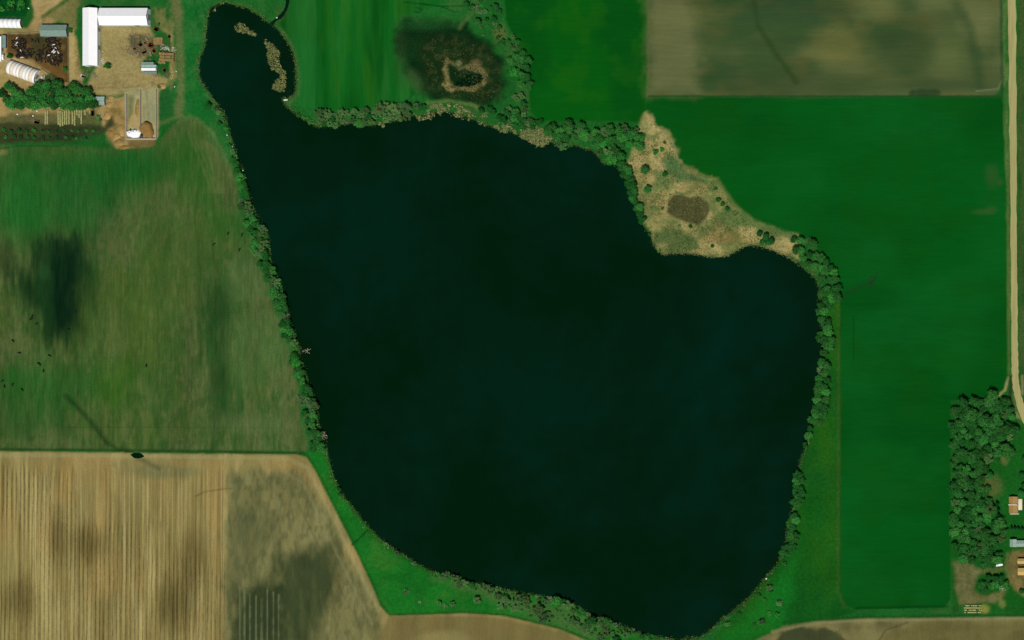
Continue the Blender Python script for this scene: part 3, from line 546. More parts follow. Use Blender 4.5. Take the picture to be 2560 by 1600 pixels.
def make_conifer(seed, h=8.0, r=2.0):
    rd = np.random.RandomState(seed); root = empty('conifer_tree'); MB().tube((0, 0, -.4), (0, 0, h * .9), .18, .04, 6).build('trunk', M['bark'], root)
    n = 900; z = rd.rand(n) ** .8; th = rd.rand(n) * 6.283; rr = r * (1 - z) ** .8 * (.7 + .35 * np.sin(z * 60) ** 2) * (.75 + .3 * rd.rand(n))
    cpt = np.stack([np.cos(th) * rr, np.sin(th) * rr, .5 + z * (h - .5)], 1); nn = np.stack([np.cos(th), np.sin(th), .7 + 0 * th], 1) + rd.normal(0, .3, (n, 3)); nn /= np.linalg.norm(nn, axis=1, keepdims=True)
    v, f = quads_obj(cpt, nn, .25 + .3 * rd.rand(n), rd); meshobj('crown', np_mesh('crown', v, f, M['needle'], rd.rand(n)), root); return root
PROTO = {
 'leafy': [make_leafy(s, M['leaf']) for s in (1, 2, 3, 4)] + [make_leafy(5, M['leaf_dark'], r=4.0)],
 'dark': [make_leafy(s, M['leaf_dark'], r=4.1) for s in (11, 12, 13)] + [make_leafy(14, M['leaf'], r=4.2)],
 'bright': [make_leafy(s, M['leaf_bright'], r=4.6) for s in (21, 22)],
 'bud': [make_bare(s, M['twig'], 9.0, 3, 3600, M['bud'], 'budding_tree') for s in (31, 32, 33)],
 'bare': [make_bare(s, M['twig'], 9.0, 3, 0, None, 'bare_tree', minr=.06) for s in (41, 42, 43)],
 'dead': [make_bare(s, M['deadwood'], 9.0, 2, 0, None, 'dead_tree', .5, .32, .08) for s in (51, 52)],
 'bush': [make_leafy(s, mt, h=3.2, r=2.2, nclump=9, per=50, size=(.22, .42), name='bush', zc=.5) for s, mt in ((61, M['leaf']), (62, M['leaf_dark']), (63, M['leaf_bright']))],
 'twiggy': [make_bare(s, M['twig'], 3.4, 2, 420, M['bud'], 'budding_bush', .5, .09, .05) for s in (71, 72)],
 'conifer': [make_conifer(s) for s in (81, 82)],
}
LOOK = {'leafy': ('full green leafy tree', 'tree'), 'dark': ('full green leafy tree', 'tree'), 'bright': ('bright fresh green leafy tree', 'tree'), 'bud': ('pale grey green budding tree', 'tree'),
        'bare': ('grey leafless tree with open twigs', 'tree'), 'dead': ('bleached dead tree with bare limbs', 'tree'), 'bush': ('low rounded green bush', 'bush'), 'twiggy': ('low twiggy half bare bush', 'bush'), 'conifer': ('small dark pointed conifer', 'tree')}
WIDE = {'leafy': 1.5, 'dark': 1.5, 'bright': 1.42, 'bud': 1.25, 'bare': 1.15, 'bush': 1.2}
used = set(); rt = np.random.RandomState(99); placed = []
def plant(px, py, kind, sc, where, grp, label=None, tilt=None):
    pr = PROTO[kind][rt.randint(len(PROTO[kind]))]
    hc = {'bush': 1.5, 'twiggy': 1.6, 'conifer': 3.5}.get(kind, 5.8) * sc
    p = P(px, py, hc); p.z = 0
    for _ in range(14):
        if shore(p) > 0.6: break
        best = max(((shore((p.x + dx, p.y + dy)), dx, dy) for dx, dy in ((-1.2, 0), (1.2, 0), (0, 1.2), (0, -1.2), (.85, .85), (-.85, .85), (.85, -.85), (-.85, -.85))))
        p.x += best[1]; p.y += best[2]
    o = pr if id(pr) not in used else copy_tree(pr); used.add(id(pr))
    o.location = (p.x, p.y, gz(p)); o.rotation_euler = tilt or (rt.normal(0, .04), rt.normal(0, .04), rt.rand() * 6.28)
    wd = WIDE.get(kind, 1.12); o.scale = (sc * wd * rt.uniform(.8, 1.15), sc * wd * rt.uniform(.8, 1.15), sc * rt.uniform(.78, .98))
    lk_, cat = LOOK[kind]; wh = where(px, py) if callable(where) else where
    if kind in ('leafy', 'dark', 'bud', 'bright', 'bare'): lk_ = ('small ' if sc < .6 else 'large ' if sc > .86 else '') + lk_
    tag(o, label or (lk_ + ' ' + wh), cat, grp); placed.append((px, py)); return o
def pick(weights):
    ks = list(weights); ws = np.array([weights[k] for k in ks], float); return ks[rt.choice(len(ks), p=ws / ws.sum())]
def belt(pts, width, gap, weights, sc, where, grp):
    for (x1, y1), (x2, y2) in zip(pts, pts[1:]):
        L = math.hypot(x2 - x1, y2 - y1); n = max(1, int(round(L * max(1, width / gap * .9) / gap)))
        cand = []
        for k in range(n):
            for _ in range(12):
                t_ = (k + rt.rand()) / n; o = (rt.rand() - .5) * width
                x = x1 + (x2 - x1) * t_ - (y2 - y1) / L * o; y = y1 + (y2 - y1) * t_ + (x2 - x1) / L * o
                if all((x - a) ** 2 + (y - b) ** 2 > (gap * .72) ** 2 for a, b in placed[-60:]): break
            plant(x, y, pick(weights), rt.uniform(*sc), where, grp)
def wood(poly, gap, weights, sc, where, grp):
    xs = [p[0] for p in poly]; ys = [p[1] for p in poly]; pts = []; row = 0; y = min(ys)
    while y < max(ys):
        x = min(xs) + (gap / 2 if row % 2 else 0)
        while x < max(xs):
            q = (x + rt.normal(0, gap * .17), y + rt.normal(0, gap * .17))
            if sdf(poly, np.array([[q[0]]]), np.array([[q[1]]]))[0, 0] < 0: pts.append(q)
            x += gap
        y += gap * .87; row += 1
    for x, y in pts: plant(x, y, pick(weights), rt.uniform(*sc), where, grp)
WEST = lambda x, y: 'on the bank below the farm track' if y < 480 else 'on the pasture bank above the dead trees' if y < 760 else 'on the pasture bank between two dead trees' if y < 1060 else 'by the pasture and stubble corner'; GW = 'trees along the pasture bank of the lake'
for x, y, k, s in ((521, 264, 'bright', .62), (531, 249, 'twiggy', 1.3), (546, 283, 'twiggy', 1.4), (556, 298, 'bud', .5), (549, 309, 'leafy', .5), (538, 272, 'bud', .5), (566, 322, 'bush', 1.1), (574, 362, 'bush', 1.2), (581, 378, 'bud', .5), (588, 392, 'bud', .5), (594, 415, 'leafy', .42)): plant(x, y, k, s, WEST, GW)
belt([(585, 395), (597, 430), (604, 450), (612, 485)], 14, 10, {'bush': 1, 'bright': .5, 'leafy': .5}, (.45, .8), WEST, GW)
belt([(600, 498), (628, 530)], 24, 14, {'bare': 1, 'bud': .5}, (.7, .95), WEST, GW)
belt([(634, 548), (646, 600), (655, 640)], 40, 15, {'leafy': 1, 'bud': .8}, (.6, .85), WEST, GW)
belt([(650, 645), (680, 690), (696, 740), (708, 780)], 28, 13, {'leafy': 1, 'bud': .8, 'bright': .3}, (.55, .85), WEST, GW)
belt([(705, 785), (728, 860)], 22, 12, {'bare': .7, 'bud': .8, 'leafy': .6}, (.65, .9), WEST, GW)
for x, y, k, s in ((738, 862, 'leafy', .55), (733, 892, 'bright', .75), (742, 908, 'bright', .85), (728, 905, 'bright', .6)): plant(x, y, k, s, WEST, GW)
belt([(748, 915), (762, 985)], 20, 13, {'leafy': 1, 'bright': .3}, (.6, .8), WEST, GW)
belt([(758, 985), (782, 1030)], 28, 13, {'bud': 1, 'bare': .5, 'leafy': .3}, (.75, .95), WEST, GW)
belt([(765, 1030), (780, 1080), (797, 1128)], 28, 13, {'leafy': 1, 'bright': .4, 'bud': .3}, (.6, .8), WEST, GW)
plant(768, 838, 'dead', .95, '', None, 'bleached dead tree leaning out over the water beside the pasture', (.35, .45, 0))
plant(812, 1088, 'dead', 1.15, '', None, 'large bleached dead tree with forked limbs above the stubble field corner', (.2, .35, .8))
NOR = lambda x, y: 'on the shore below the hay field' if x < 930 else 'on the shore between hay field and marsh' if x < 1100 else 'on the reedy shore below the marsh'; GN = 'trees along the north shore'
belt([(735, 280), (760, 292), (790, 308)], 10, 13, {'bush': 1, 'twiggy': 1}, (.7, 1.2), NOR, GN)
belt([(790, 298), (860, 296), (930, 292)], 36, 13, {'bud': 1.2, 'bare': .3, 'leafy': .4}, (.6, .85), NOR, GN)
belt([(935, 278), (990, 282), (1020, 280)], 34, 16, {'bud': 1.1, 'leafy': .4, 'bare': .15}, (.8, 1.1), NOR, GN)
belt([(1025, 262), (1060, 264)], 14, 16, {'bud': 1, 'bright': .6}, (.5, .7), NOR, GN); plant(1057, 268, 'bright', .6, NOR, GN)
belt([(1195, 272), (1230, 285), (1262, 298)], 16, 14, {'bright': 1, 'leafy': .8, 'bush': .5}, (.45, .7), NOR, GN)
belt([(1255, 285), (1300, 300), (1350, 318)], 40, 12, {'leafy': .6, 'bud': .6, 'bush': .5, 'dark': .4}, (.45, .7), NOR, GN)
MAR = lambda x, y: 'in the scrub above the marsh' if y < 112 else 'in the thick trees beside the marsh' if y < 230 else 'at the shore end of marsh scrub'; GM = 'trees beside the marsh'
belt([(1165, -2), (1215, 25), (1245, 60), (1268, 100), (1275, 130)], 50, 15, {'leafy': 1, 'bud': .6, 'bush': .6, 'dark': .5}, (.4, .62), MAR, GM)
belt([(1185, 10), (1200, 40)], 12, 12, {'bare': 1}, (.6, .8), MAR, GM); belt([(1195, 45), (1215, 58), (1200, 85)], 20, 14, {'twiggy': 1, 'bush': .8, 'dark': .6}, (.6, .9), MAR, GM)
wood([(1272,130),(1300,118),(1325,150),(1330,215),(1315,228),(1285,200),(1262,150)], 19, {'leafy': 1, 'bright': .8}, (.62, .85), MAR, GM)
belt([(1290, 235), (1318, 255), (1312, 285)], 20, 14, {'bud': 1, 'bush': 1, 'leafy': .5}, (.5, .7), MAR, GM)
NECK = lambda x, y: 'in the shore wood touching the sandy point' if x > 1530 else 'at the water side of the shore wood' if y > 350 else 'at the crop side of the shore wood'; GK = 'trees of the wood by the sandy point'
wood([(1350,312),(1430,308),(1590,308),(1612,335),(1610,355),(1580,372),(1562,398),(1538,404),(1515,408),(1500,395),(1490,375),(1440,360),(1405,345),(1375,338)], 21, {'leafy': 1, 'dark': .5, 'bright': .35, 'bud': .22}, (.78, 1.0), NECK, GK)
belt([(1388, 350), (1410, 368)], 16, 15, {'bud': 1}, (.7, .9), NECK, GK)
PEN = 'along the lake edge of the sandy point'; GP = 'trees on the sandy point'
belt([(1550, 408), (1572, 440), (1580, 480), (1592, 520), (1608, 558)], 20, 11, {'leafy': 1, 'dark': .5, 'bright': .2}, (.5, .8), PEN, GP)
for x, y, k, s, l in ((1612, 424, 'dark', .8, 'rounded dark green tree standing alone on pale dry grass near the wood'), (1661, 436, 'dark', .5, 'small dark green tree at the grey green hollow of the sandy point'), (1618, 472, 'leafy', .7, 'leafy tree just inland of the point edge trees'),
    (1638, 377, 'bush', 1.3, 'wide green bush on the pale top of the sandy point'), (1654, 372, 'bush', 1.1, 'green bush joined to a wider one on the pale sand'), (1661, 357, 'twiggy', 1.0, 'thin twiggy bush on the pale top of the sandy point'),
    (1788, 473, 'bush', 1.0, 'small green bush alone near the field edge of the point'), (1795, 500, 'leafy', .45, 'small leafy tree heading a line of trees on the point'), (1806, 511, 'leafy', .42, 'small leafy tree in the middle of a line of three on the point'), (1817, 522, 'dark', .4, 'small dark tree ending a line of three on the point'),
    (1780, 616, 'bright', .32, 'small bright green tree near the south shore of the sandy point'), (1613, 590, 'bright', .35, 'small bright green tree at the water edge of the sandy point'), (1726, 566, 'bush', 1.0, 'green bush at the south rim of the dark grassy patch'), (1697, 566, 'twiggy', .9, 'low twiggy bush at the south rim of the dark patch'), (1655, 522, 'twiggy', .9, 'low twiggy bush west of the dark grassy patch'), (1645, 628, 'bush', .8, 'low bush at the southern tip of the sandy point')):
    plant(x, y, k, s, '', None, l)
for x, y in ((1899, 584), (1914, 591), (1928, 601), (1906, 604), (1922, 609)): plant(x, y, 'dark', rt.uniform(.55, .7), 'in the clump between two sandy gaps', 'clump of trees at the base of the point')
EST = lambda x, y: 'on the bank next to the sandy point' if y < 668 else 'in the thick bend of the east bank' if y < 760 else 'on the narrow crop side east bank' if y < 905 else 'on the bank where the meadow starts' if y < 1130 else 'on the bank beside the wide meadow'; GE = 'trees along the east bank'
belt([(1982, 592), (2035, 604)], 22, 15, {'bare': 1, 'bud': .8, 'dark': .5}, (.6, .85), EST, GE)
belt([(1985, 625), (2020, 640), (2070, 645)], 26, 17, {'leafy': 1, 'bright': .4, 'bud': .3}, (.6, .8), EST, GE); belt([(2015, 655), (2050, 668)], 16, 16, {'leafy': 1, 'bright': .4}, (.6, .8), EST, GE)
wood([(2040,675),(2080,668),(2105,715),(2106,740),(2085,755),(2080,800),(2082,860),(2085,885),(2055,890),(2048,850),(2042,800),(2036,760),(2040,740),(2050,720)], 19, {'leafy': 1, 'dark': .4, 'bright': .2}, (.72, .92), EST, GE)
belt([(2060, 895), (2050, 935)], 40, 18, {'bud': 1, 'leafy': 1}, (.7, .9), EST, GE); belt([(2050, 940), (2045, 1000), (2040, 1060)], 44, 16, {'leafy': 1, 'dark': .4}, (.65, .85), EST, GE)
belt([(2030, 1055), (2018, 1090)], 20, 17, {'leafy': 1}, (.6, .75), EST, GE); plant(2014, 1113, 'leafy', .5, EST, GE)
belt([(1998, 1178), (1990, 1262)], 30, 13, {'leafy': 1, 'dark': .3}, (.6, .75), EST, GE); belt([(1990, 1290), (1978, 1340), (1962, 1390)], 30, 13, {'leafy': 1, 'dark': .3}, (.6, .75), EST, GE); plant(1955, 1393, 'bright', .5, EST, GE)
SOU = lambda x, y: 'on the shore grass beside the stubble' if x < 1200 else 'in the scrub of the south shore' if x < 1760 else 'on the meadow shore near the white boulder'; GS = 'shrubs and trees on the south shore'
for x, y, k, s in ((1963, 1410, 'bush', 1.2), (1923, 1470, 'twiggy', 1.6), (1928, 1478, 'bush', .9), (1897, 1488, 'bush', 1.2), (1912, 1500, 'bush', 1.0), (1947, 1508, 'twiggy', 1.6), (1923, 1534, 'bush', 1.2), (1946, 1538, 'bush', 1.4), (1905, 1555, 'twiggy', 1.8), (1885, 1562, 'bush', 1.0), (1820, 1560, 'twiggy', 1.4), (1862, 1510, 'twiggy', 1.3), (1848, 1535, 'bush', 1.0), (1015, 1478, 'bare', .7), (1012, 1484, 'twiggy', 1.2), (1098, 1508, 'bud', .55), (1112, 1515, 'bare', .6), (1130, 1510, 'bud', .6), (1192, 1500, 'bud', .75), (858, 1222, 'leafy', .4), (848, 1236, 'bright', .4), (881, 1262, 'bush', .9), (992, 1380, 'twiggy', 1.7), (1038, 1408, 'twiggy', 1.4), (966, 1358, 'twiggy', 1.2)): plant(x, y, k, s, SOU, GS)
belt([(1080, 1432), (1190, 1462), (1300, 1490), (1420, 1512), (1500, 1552), (1600, 1588), (1720, 1604)], 22, 11, {'twiggy': .8, 'bud': .7, 'bare': .3, 'bush': .8, 'leafy': .3}, (.45, 1.0), SOU, GS)
belt([(1240, 1495), (1300, 1522), (1390, 1540), (1470, 1572), (1560, 1600)], 34, 14, {'twiggy': 1, 'bud': .8, 'bush': .8}, (.5, 1.2), SOU, GS)
plant(1518, 1548, 'bright', .8, '', None, 'bright fresh green tree standing among bare scrub on the south shore'); plant(1540, 1600, 'dark', .6, SOU, GS); plant(1605, 1592, 'bright', .5, SOU, GS)
plant(1376, 1495, 'dead', .8, '', None, 'pale dead tree upright among scrub on the south shore', (-.2, .1, 0)); plant(1050, 1505, 'dead', .6, '', None, 'slim pale dead tree alone on the south shore grass', (-.2, .1, 2)); plant(1545, 1560, 'dead', .5, '', None, 'fallen pale dead tree near the bright green tree', (.8, .5, 1)); plant(1583, 1568, 'dead', .45, '', None, 'small pale dead tree reaching over the south shore water', (.6, .6, 2))
WOO = lambda x, y: 'at the crop edge of the woodland' if x < 2402 else 'at the north end of the woodland' if y < 1030 else 'at the road edge of the woodland' if x > 2508 and y < 1160 else 'at the bare plot end of woodland' if y > 1370 else 'facing the house in the woodland' if x > 2470 and y > 1160 else 'deep inside the woodland block'; GO = 'trees of the woodland block'
wood([(2378,1012),(2420,1000),(2462,990),(2500,988),(2536,1010),(2538,1130),(2512,1152),(2478,1172),(2472,1230),(2488,1290),(2520,1325),(2498,1385),(2495,1410),(2465,1418),(2425,1408),(2398,1400),(2378,1385)], 20.5, {'dark': 1, 'leafy': .75, 'bud': .10}, (.62, 1.12), WOO, GO)
for x, y in ((2493, 1258), (2495, 1273), (2496, 1287)): plant(x, y, 'conifer', .9, 'on the homestead lawn', 'conifers on the homestead lawn')
for x in range(2528, 2572, 9): plant(x, 1318 + (x % 4), 'conifer', .8, 'in the hedge between house and long shed', 'conifers of the homestead hedge')
for x, y in ((2556, 1190), (2560, 1215), (2552, 1235), (2564, 1150), (2568, 1250)): plant(x, y, 'dark', .7, 'beside the brown roofed house', 'trees beside the house')
wood([(2438,1455),(2455,1432),(2495,1430),(2522,1442),(2518,1466),(2490,1478),(2455,1482)], 19, {'dark': 1, 'leafy': 1}, (.65, .85), 'in the oval clump inside the homestead drive', 'trees of the homestead clump')
plant(2553, 1480, 'dark', .5, '', None, 'dark rounded tree on the bare homestead yard')
wood([(2,232),(25,212),(48,228),(62,238),(80,222),(110,212),(160,213),(215,220),(236,240),(238,264),(195,272),(110,280),(40,278),(16,258)], 20, {'leafy': 1, 'dark': .9}, (.8, 1.0), lambda x, y: 'in the farm grove by the hoop barn' if y < 232 and x < 130 else 'in the farm grove by the corral' if y < 240 else 'in the farm grove over the bales', 'trees of the farm grove')
for x, y, s in ((32, 8, 1.6), (48, 9, 1.7), (6, 20, 1.3), (19, 21, 1.1), (33, 22, 1.2), (47, 22, .9), (60, 18, .8)): plant(x, y, 'bush', s, 'on the dark lawn north of the farm', 'bushes on the farm lawn')
for k in range(13): plant(10 + k * 18.6 + rt.normal(0, 1.5), 328 + rt.normal(0, 1.5), 'bush', .75 + .25 * (k < 6), 'in the young tree rows on dark soil', 'young plantings in two rows')
for k in range(12): plant(16 + k * 18 + rt.normal(0, 1.5), 343 + rt.normal(0, 1.5), 'bush', .8 + .25 * (k < 6), 'in the young tree rows on dark soil', 'young plantings in two rows')
for x, y, s, l in ((263, 164, 1.7, 'dark rounded bush at the corner of the long white barn'), (163, 172, 1.2, 'low dark bush inside the muddy corral'), (175, 79, 1.2, 'dark bush at the end of the grey green shed'), (24, 140, 1.5, 'bush against the corral side of the white shed')): plant(x, y, 'bush', s, '', None, l)
for x, y in ((398, 218), (250, 300), (244, 292), (430, 140), (395, 62)): plant(x, y, 'twiggy', 1.1, 'on the weedy rim of the farmyard', 'yard rim scrub')

def is_broad(o): return o.name.startswith('broadleaf_tree') and 'label' in o and o.parent is None
broad = sorted((o for o in COL.objects if is_broad(o)), key=lambda o: -o.scale.x * o.scale.y)
V = {'crown': [], 'trunk': []}; TT = []; NV = {'crown': 0, 'trunk': 0}; FF = {'crown': [], 'trunk': []}
for o in broad[300:]:                      # past 300 of a kind: the smallest, hardest to tell apart, become one mass
    mw = np.array(Matrix.LocRotScale(o.location, o.rotation_euler, o.scale)); off = rt.uniform(-.35, .35)
    for ch in list(o.children):
        me = ch.data; k = 'crown' if ch.name.startswith('crown') else 'trunk'; n = len(me.vertices); co = np.empty(n * 3, np.float32); me.vertices.foreach_get('co', co)
        co = co.reshape(-1, 3) @ mw[:3, :3].T + mw[:3, 3]; V[k].append(co)
        if k == 'crown': t0 = np.empty(n, np.float32); me.attributes['tint'].data.foreach_get('value', t0); TT.append(np.clip(t0[::4] + off, 0, 1))
        else: FF[k] += [tuple(i + NV[k] for i in f.vertices) for f in me.polygons]
        NV[k] += n; used.discard(id(o)) if False else None
        bpy.data.objects.remove(ch)
    for ks in PROTO.values():
        if o in ks: ks.remove(o)
    bpy.data.objects.remove(o)
if len(broad) > 300:
    cv = np.concatenate(V['crown']); mass = meshobj('small_broadleaf_trees', np_mesh('small_broadleaf_trees', cv, np.arange(len(cv)).reshape(-1, 4), M['leaf'], np.concatenate(TT)))
    tag(mass, 'small leafy trees filling gaps in the shore belts and woods', 'trees', None, 'stuff')
    tm = MB(); tm.v = [tuple(x) for x in np.concatenate(V['trunk'])]; tm.f = FF['trunk']; tag(tm.build('trunks', M['bark'], mass), kind='stuff')
for ks in PROTO.values():                  # drop pattern plants that were never set out
    for pr in ks:
        if id(pr) not in used:
            for ch in list(pr.children): bpy.data.objects.remove(ch)
            bpy.data.objects.remove(pr)
# ------------------------------------------------------------------ reeds, sedge and rough grass (countless: stuff)
def blade_mat(name, c1, c2):
    m, t, b = newmat(name, 1.0, 0.0); at = N(t, 'ShaderNodeAttribute', attribute_name='tint').outputs['Fac']
    t.links.new(mixc(t, at, c1, c2), b.inputs['Base Color']); return m
M['reed'] = blade_mat('dry_reeds', C(128, 132, 82), C(196, 192, 134)); M['reedg'] = blade_mat('greening_reeds', C(96, 120, 62), C(196, 184, 126))
M['reedd'] = blade_mat('dull_reeds', C(96, 88, 54), C(160, 142, 98)); M['scrub'] = blade_mat('dark_scrub', C(44, 64, 30), C(104, 104, 58)); M['sedge'] = blade_mat('dry_sedge', C(52, 66, 34), C(112, 114, 68)); M['tuft'] = blade_mat('tussock_grass', C(34, 90, 30), C(110, 134, 72)); M['straw'] = blade_mat('dead_grass', C(120, 112, 62), C(190, 172, 118))
def tufts(name, label, cat, pts, mat, hgt, wid, seed, blades=4, parent=None):
    rd = np.random.RandomState(seed); n = len(pts); V = []; T = []
    base = np.array([[p[0], p[1], p[2]] for p in pts], float)
    for k in range(blades):
        a = rd.rand(n) * 6.283; h = hgt * (.6 + .7 * rd.rand(n)); w_ = wid * (.6 + .8 * rd.rand(n)); lean = rd.normal(0, .45, (n, 2)) * h[:, None]
        ax = np.stack([np.cos(a), np.sin(a), 0 * a], 1); off = np.concatenate([rd.normal(0, wid * .45, (n, 2)), np.zeros((n, 1))], 1)
        b0 = base + off; tip = b0 + np.concatenate([lean, h[:, None]], 1)
        V.append(np.stack([b0 - ax * w_[:, None] * .5, b0 + ax * w_[:, None] * .5, tip], 1)); T.append(rd.rand(n))
    v = np.concatenate(V).reshape(-1, 3); f = np.arange(len(v)).reshape(-1, 3)
    o = meshobj(name, np_mesh(name, v, f, mat, np.concatenate(T)), parent); tag(o, label, cat, None, 'stuff'); return o
def inpoly(polys, dens, seed, th=None, ns=8, water=False):
    rd = np.random.RandomState(seed); out = []
    for poly in polys:
        xs = [p[0] for p in poly]; ys = [p[1] for p in poly]; n = int((max(xs) - min(xs)) * (max(ys) - min(ys)) * S * S * dens)
        x = min(xs) + (max(xs) - min(xs)) * rd.rand(n); y = min(ys) + (max(ys) - min(ys)) * rd.rand(n)
        ok = sdf(poly, x, y) + (fbm(x, y, 10, 10, 3) - .5) * 8 < 0
        if th is not None: ok &= fbm(x, y, ns, ns, 6) > th
        for a, b in zip(x[ok], y[ok]):
            g = G(a, b); z = gz(g); out.append((g.x, g.y, max(z, WATER - .05) - .05))
    return out
ISLE = [[(586,68),(600,56),(612,64),(625,73),(642,84),(634,91),(612,83),(595,81)], [(663,98),(675,108),(690,115),(698,140),(700,165),(712,180),(716,200),(713,231),(700,230),(690,222),(684,212),(692,200),(700,195),(699,183),(680,176),(672,160),(666,140),(668,125)], [(530,26),(540,20),(544,26),(538,33)], [(682,212),(695,200),(710,205),(708,225),(698,230),(686,224)]]
tufts('reed_bed', 'pale dry reed islands standing in the narrow lake inlet', 'reeds', inpoly(ISLE, 1.5, 1, .28, 7), M['reedg'], 1.8, .7, 1)
M['marshgreen'] = blade_mat('drowned_sedge', C(10, 34, 16), C(34, 60, 28))
tufts('drowned_sedge', 'dark green sedge in the shallows between inlet reeds and bank', 'sedge', inpoly([[(655,62),(690,90),(718,120),(736,180),(733,238),(714,238),(718,195),(702,160),(698,125),(680,104),(650,80)]], .5, 41, .42, 9), M['marshgreen'], .7, .5, 41)
NR = [[(1060,290),(1080,266),(1110,257),(1150,262),(1182,280),(1187,295),(1170,303),(1150,294),(1130,288),(1100,288),(1075,298)], [(1188,290),(1215,288),(1228,300),(1223,317),(1205,314),(1190,304)], [(1226,298),(1270,310),(1298,332),(1290,341),(1250,329),(1228,315)], [(945,308),(965,303),(974,312),(950,322)], [(1036,292),(1070,280),(1075,292),(1050,302)]]
tufts('reed_bed', 'broken tan reed mats floating along the north shore', 'reeds', inpoly(NR, 1.6, 2, .48, 11), M['reed'], 1.5, .75, 2)
tufts('reed_bed', 'solid tan reed patch on the north shore below the wood', 'reeds', inpoly([[(1300,328),(1318,314),(1355,320),(1384,345),(1372,360),(1354,368),(1325,356),(1300,342)]], 2.4, 3, .30, 6), M['reed'], 1.6, .7, 3)
tufts('sedge_bed', 'dry brown sedge speckling the dark marsh', 'sedge', inpoly([[(1060,115),(1095,92),(1160,105),(1230,130),(1255,190),(1250,250),(1190,258),(1100,235),(1070,215),(1058,170)]], .36, 4, .46, 18), M['sedge'], 1.0, .6, 4)
tufts('reed_bed', 'pale ring of reeds around the small marsh pool', 'reeds', inpoly([[(1108,150),(1118,142),(1128,150),(1120,165),(1122,200),(1135,215),(1126,226),(1110,215),(1108,185)], [(1126,216),(1150,214),(1185,215),(1202,205),(1206,190),(1190,178),(1165,172),(1170,160),(1200,168),(1218,188),(1214,212),(1190,228),(1150,228)]], 1.0, 5, .44, 10), M['reedd'], 1.2, .6, 5)
tufts('dry_grass', 'bleached tussock grass covering the sandy point', 'grass', inpoly([POINT], .40, 6, .46, 12), M['straw'], .7, .55, 6)
tufts('low_scrub', 'dark knee high scrub mottling the sandy point', 'scrub', inpoly([POINT], .55, 16, .53, 26), M['scrub'], .6, .6, 16)
rd = np.random.RandomState(12); pa = []; pb = []
for (x1, y1), (x2, y2) in zip(LAKE, LAKE[1:] + LAKE[:1]):
    L = math.hypot(x2 - x1, y2 - y1); n = int(L * S * 5)
    for k in range(n):
        t_ = rd.rand(); o = rd.normal(2.2, 5.0); x = x1 + (x2 - x1) * t_ + (y2 - y1) / L * o; y = y1 + (y2 - y1) * t_ - (x2 - x1) / L * o
        g = G(x, y); z = gz(g)
        if z > WATER - .35: (pb if (1640 < x < 2000 and y < 670) or rd.rand() < .16 else pa).append((g.x, g.y, z - .05))
tufts('bank_grass', 'rough green grass fringing the whole lake shore', 'grass', pa, M['tuft'], .8, .6, 7)
tufts('bank_sedge', 'straw coloured sedge scattered along the lake shore', 'sedge', pb, M['reedg'], .9, .6, 8)

# ------------------------------------------------------------------ farm buildings
M['white_roof'] = plain('white_metal_roof', (.80, .80, .80), .5, .3, .03, .3); M['white_wall'] = plain('white_metal_wall', (.62, .63, .64), .6, .2, .06, .5)
M['old_white'] = plain('weathered_white_sheet', (.74, .72, .67), .6, .2, .06, .6); M['rust_white'] = plain('stained_white_sheet', (.66, .56, .42), .7, .15, .2, .5)
M['blue_grey'] = plain('blue_grey_roof', C(122, 140, 132), .6, .25, .14, .35); M['grey_roof'] = plain('pale_grey_roof', C(150, 168, 158), .6, .2, .25, .8)
M['grey_wall'] = plain('grey_boards', (.12, .13, .13), .8, .1, .2, .8); M['dark'] = plain('dark_opening', (.015, .016, .018), .9, .05, .1, 1)
M['concrete'] = plain('concrete', (.34, .31, .235), .9, .05, .15, .5); M['brown_shingle'] = plain('brown_shingles', C(168, 128, 80), .9, .05, .15, 1.2); M['tan_roof'] = plain('tan_roof', C(200, 164, 104), .85, .08, .15, .8)
M['trim'] = plain('white_trim', (.78, .76, .68), .6, .15, .05, 1); M['tyre'] = plain('black_rubber', (.02, .02, .02), .9, .1, .2, 2); M['wood'] = plain('old_wood', (.20, .15, .09), .9, .05, .3, 1.5)
M['hay'] = plain('hay', C(172, 164, 112), .95, .03, .2, 1.5); M['strawb'] = plain('brown_straw', C(150, 122, 80), .95, .03, .25, 1.5); M['red'] = plain('faded_red_paint', C(160, 66, 44), .6, .3, .2, 1)
M['tarp'] = plain('white_plastic', (.80, .80, .80), .5, .3, .06, .4); M['silage'] = plain('brown_silage', C(150, 112, 64), .95, .03, .12, .6); M['earth'] = plain('ochre_earth', C(166, 132, 84), .95, .03, .25, .5); M['steel'] = plain('grey_steel', (.25, .26, .26), .5, .4, .15, 1, .3)
M['tarpblack'] = plain('black_plastic', (.02, .02, .022), .5, .3, .1, 1)
def lathe_x(prof, n=12):                   # profile (x, r) turned about x
    vs = []; fs = []
    for x, r in prof:
        for k in range(n): a = 2 * math.pi * k / n; vs.append((x, r * math.cos(a), r * math.sin(a)))
    for i in range(len(prof) - 1):
        for k in range(n): fs.append((i*n+k, i*n+(k+1) % n, (i+1)*n+(k+1) % n, (i+1)*n+k))
    fs.append(tuple(range(n))[::-1]); fs.append(tuple(range((len(prof)-1)*n, len(prof)*n))); return vs, fs
